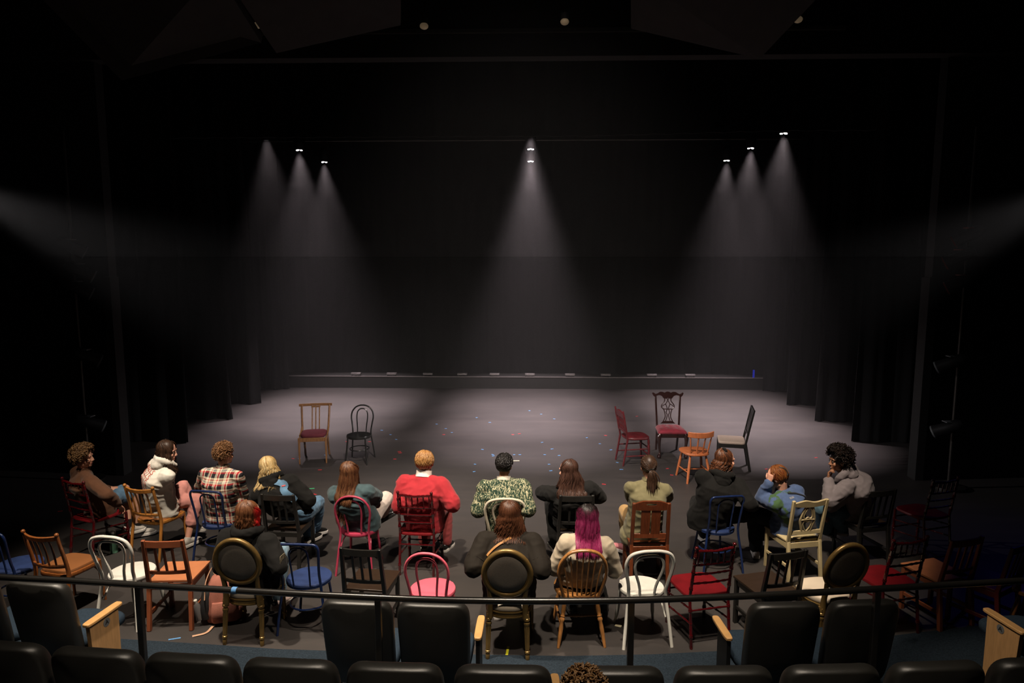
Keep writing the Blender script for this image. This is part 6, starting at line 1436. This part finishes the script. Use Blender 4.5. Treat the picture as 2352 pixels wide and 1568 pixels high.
# 12 grey hoodie, smiling to the left
GREY = cloth('mauve_grey_fleece', (0.23, 0.195, 0.205)); p = Person('smiling person with dark curly hair in grey hoodie, leaning to the left', 'B12', ('px', 1925, 1058, 1.16), 'brown', headrot=(48, 4, 0), turn=30, hipoff=(-0.02, 0.04),
           elbows={-1: ('px', 1908, 1150, 0.76), 1: ('px', 1945, 1140, 0.78)}, hands={-1: ('px', 1903, 1102, 0.96), 1: ('px', 1900, 1172, 0.58)}, knees={-1: ('px', 1912, 1170, 0.57), 1: ('px', 1935, 1168, 0.57)}, feet={-1: ('px', 1898, 1235, 0.085), 1: ('px', 1938, 1232, 0.085)}, foot_dir={-1: (-0.25, 1, 0), 1: (-0.2, 1, 0)}, bow=0.12, build=1.06)
p.body('brown', 0.005, {-1: dict(dir=(0.2, 0.1, 1), palm=(0.3, -1, 0), curl=62, thumb=(1, 0, 0)), 1: dict(dir=(0, 0.25, -1), palm=(-0.3, -1, 0), curl=22, thumb=(-1, 0, 0))})
p.garment('hoodie', GREY, 0.040, -0.12, 0.036, seed=36, fold=0.011); p.hood(GREY, 11, 1.1); p.trousers('jeans', cloth('teal_denim', (0.075, 0.145, 0.19), var=0.35, scale=8), 0.024, 1.0, 0.026)
p.curly_hair(DARKCURL, 800, 1.17, 0.010, 0.0040, 27, -0.45, 2.35, 0.07); p.eyes(DARKCURL, True)
for k in (-1, 1): p.shoe(k, M_BLACKC, M_RUB, lace=M_RUB, big=1.08)

# 13 front row: black hoodie, red streaked hair
p = Person('person with red streaked brown hair in black hoodie on the left oval chair', 'C4', ('ly', 574, 1181, -0.08), 'fair', headrot=(-36, 14, 0), turn=-8, hipoff=(0.03, 0.04),
           elbows={1: ('px', 634, 1285, 0.78), -1: ('px', 515, 1270, 0.80)}, hands={1: (0.14, 0.26, 0.66)}, knees={1: ('px', 648, 1262, 0.58), -1: (-0.14, 0.43, 0.56)}, feet={1: ('px', 640, 1388, 0.085), -1: (-0.2, 0.5, 0.085)}, foot_dir={1: (0.12, 1, 0)}, build=1.10, girth=1.08)
p.body('fair'); g = p.garment('black_hoodie', M_BLACKC, 0.036, -0.14, 0.036, seed=38, fold=0.010, extra=lambda mb: (mb.ell(p.p0 + V((0.13, -0.12, -0.14)), (0.08, 0.05, 0.20)), mb.ell(p.p0 + V((-0.13, -0.13, -0.06)), (0.07, 0.045, 0.12))))
p.hood(M_BLACKC, 13, 0.95); p.trousers('jeans', cloth('washed_denim', (0.16, 0.25, 0.33), var=0.35, scale=8), 0.018, 1.0, 0.01)
mb = MB(); c = p.el[1].lerp(p.sh[1], 0.35); mb.rings([[c + V((0.088 + 0.004 * t, -0.03 + a, b)) for a, b in circ(0.045, 16, 0.055, (0, 0), 6)] for t in (0, 1)]); mb.build('sleeve_patch', mat('embroidered_patch', (0.10, 0.09, 0.055), 0.9, 0, 0.9, 40, col2=(0.30, 0.25, 0.17)), g)
mb = MB(); c2 = p.p3 + p.up * 0.012
for i in range(16):
    a = math.pi * (1.08 + 0.84 * i / 15); mb.ell(c2 + p.rt * math.cos(a) * 0.115 + V((0, math.sin(a) * 0.10, 0.022)), 0.010, nu=8, nv=6)
mb.build('sequin_trim', mat('silver_sequin', (0.45, 0.44, 0.42), 0.2, 0.9), p.root)
p.long_hair(red_front(REDBR, p.hc.x + 0.068), 0.15, 210, 0.006, 1.0, 25, front=0.16, spreadx=0.2); p.shoe(-1, cloth('pink_canvas', (0.62, 0.22, 0.24)), M_RUB)
s1 = p.shoe(1, cloth('white_trainer', (0.62, 0.48, 0.45)), M_RUB, lace=M_RUB); fd = p.footdir(1); b = p.ft[1] - V((0, 0, 0.085))
MB().cap(p.ft[1] + V((0, 0, -0.005)), p.ft[1] + V((0, 0, 0.03)), 0.044, 0.046).build('sock', cloth('magenta_sock', (0.45, 0.05, 0.10)), p.root)
tb = MB().rings([[b - fd * (0.068 + 0.010 * t) + V((x, 0, 0.075 + z)) for x, z in circ(0.028, 14, 0.022)] for t in (0, 1)]).build('heel_tab', M_BLACKC, s1)
mb = MB()
for dx in (-0.009, 0, 0.009): mb.ell(b - fd * 0.080 + V((dx, 0, 0.080 - abs(dx) * 0.3)), (0.0042, 0.002, 0.009), nu=8, nv=6)
mb.box(b - fd * 0.080 + V((0, 0, 0.067)), (0.018, 0.003, 0.003)).build('heel_mark', M_RUB, tb)

# 14 sheer black blouse
p = Person('person with wavy dark brown hair in black puff sleeve blouse on the middle oval chair', 'C8', ('ly', 1171, 1180, 0.02), 'fair', headrot=(-3, 8, 0), hipoff=(0.0, 0.04),
           elbows={1: ('px', 1240, 1300, 0.82), -1: ('px', 1090, 1296, 0.82)}, hands={1: (0.27, 0.26, 0.76), -1: (-0.26, 0.26, 0.80)}, build=1.18, girth=1.22)
p.body('fair'); BL = cloth('black_chiffon', (0.012, 0.009, 0.0065), rough=0.85, sheen=0.0); g = p.garment('black_blouse', BL, 0.034, -0.15, 0.034, seed=41, fold=0.010, puff=0.022, wrist=0.0); p.trousers('black_trousers', M_BLACKC, 0.03)
p.strap('bag_strap', mat('tan_leather_strap', (0.28, 0.115, 0.016), 0.6), [(p.p3.x + 0.02, p.p3.z - 0.03), (p.p3.x - 0.05, p.p3.z - 0.07), (p.p3.x - 0.12, p.p3.z - 0.12), (p.p3.x - 0.175, p.p3.z - 0.18)], 0.010, 0.35, 0.008, g)
p.long_hair(COPPERB, 0.21, 280, 0.011, 1.0, 30, front=0.12, spreadx=1.7)
for k in (-1, 1):
    p.shoe(k, M_BLACKC)
    mb = MB(); q = p.el[k].lerp(p.sh[k], 0.25); d = (p.sh[k] - p.el[k]).normalized()
    mb.tube([q + (d.orthogonal().normalized() * math.cos(t * 0.449) + d.cross(d.orthogonal().normalized()) * math.sin(t * 0.449)) * 0.083 for t in range(14)], 0.009, 6, closed=True); mb.build('sleeve_tie', BL, g)

# 15 magenta hair, beige shirt
p = Person('person with dark rooted magenta hair in beige shirt on the oak hoop back chair', 'C9', ('ly', 1349, 1189, -0.09), 'fair', headrot=(2, 12, 0), hipoff=(0.02, 0.04),
           hands={1: (0.16, 0.30, 0.62), -1: (-0.14, 0.30, 0.62)}, build=0.96, feet={-1: ('px', 1318, 1405, 0.085), 1: ('px', 1393, 1398, 0.085)})
p.body('fair'); p.garment('beige_shirt', cloth('oat_linen', (0.48, 0.40, 0.30)), 0.034, -0.08, 0.030, seed=43, fold=0.010); p.trousers('black_trousers', M_BLACKC, 0.020)
p.long_hair(magenta(p.hc.z), 0.33, 250, 0.005, 0.95, 33, front=0.15, spreadx=0.8)
for k in (-1, 1): p.shoe(k, M_RUBK, M_RUBK, True, 'boot')

# 16 only the top of a head at the bottom edge
hd = at(1342, 1612, 1.74)
CHAIRS['Z'] = (V((hd.x, hd.y + 0.03, 0.6)), 0.0)
p = Person('brown curly crown of a head rising at the bottom edge near the middle', ((hd.x, hd.y + 0.03, 0.0), 0), V((0, -0.03, 1.74)), 'fair', seat_z=1.06, vox=0.008)
p.body('fair', 0.008); p.garment('dark_shirt', M_BLACKC, 0.03, seed=50); p.trousers('dark_trousers', M_BLACKC); p.curly_hair(BROWN_CURL, 500, 1.03, 0.010, 0.004, 51)
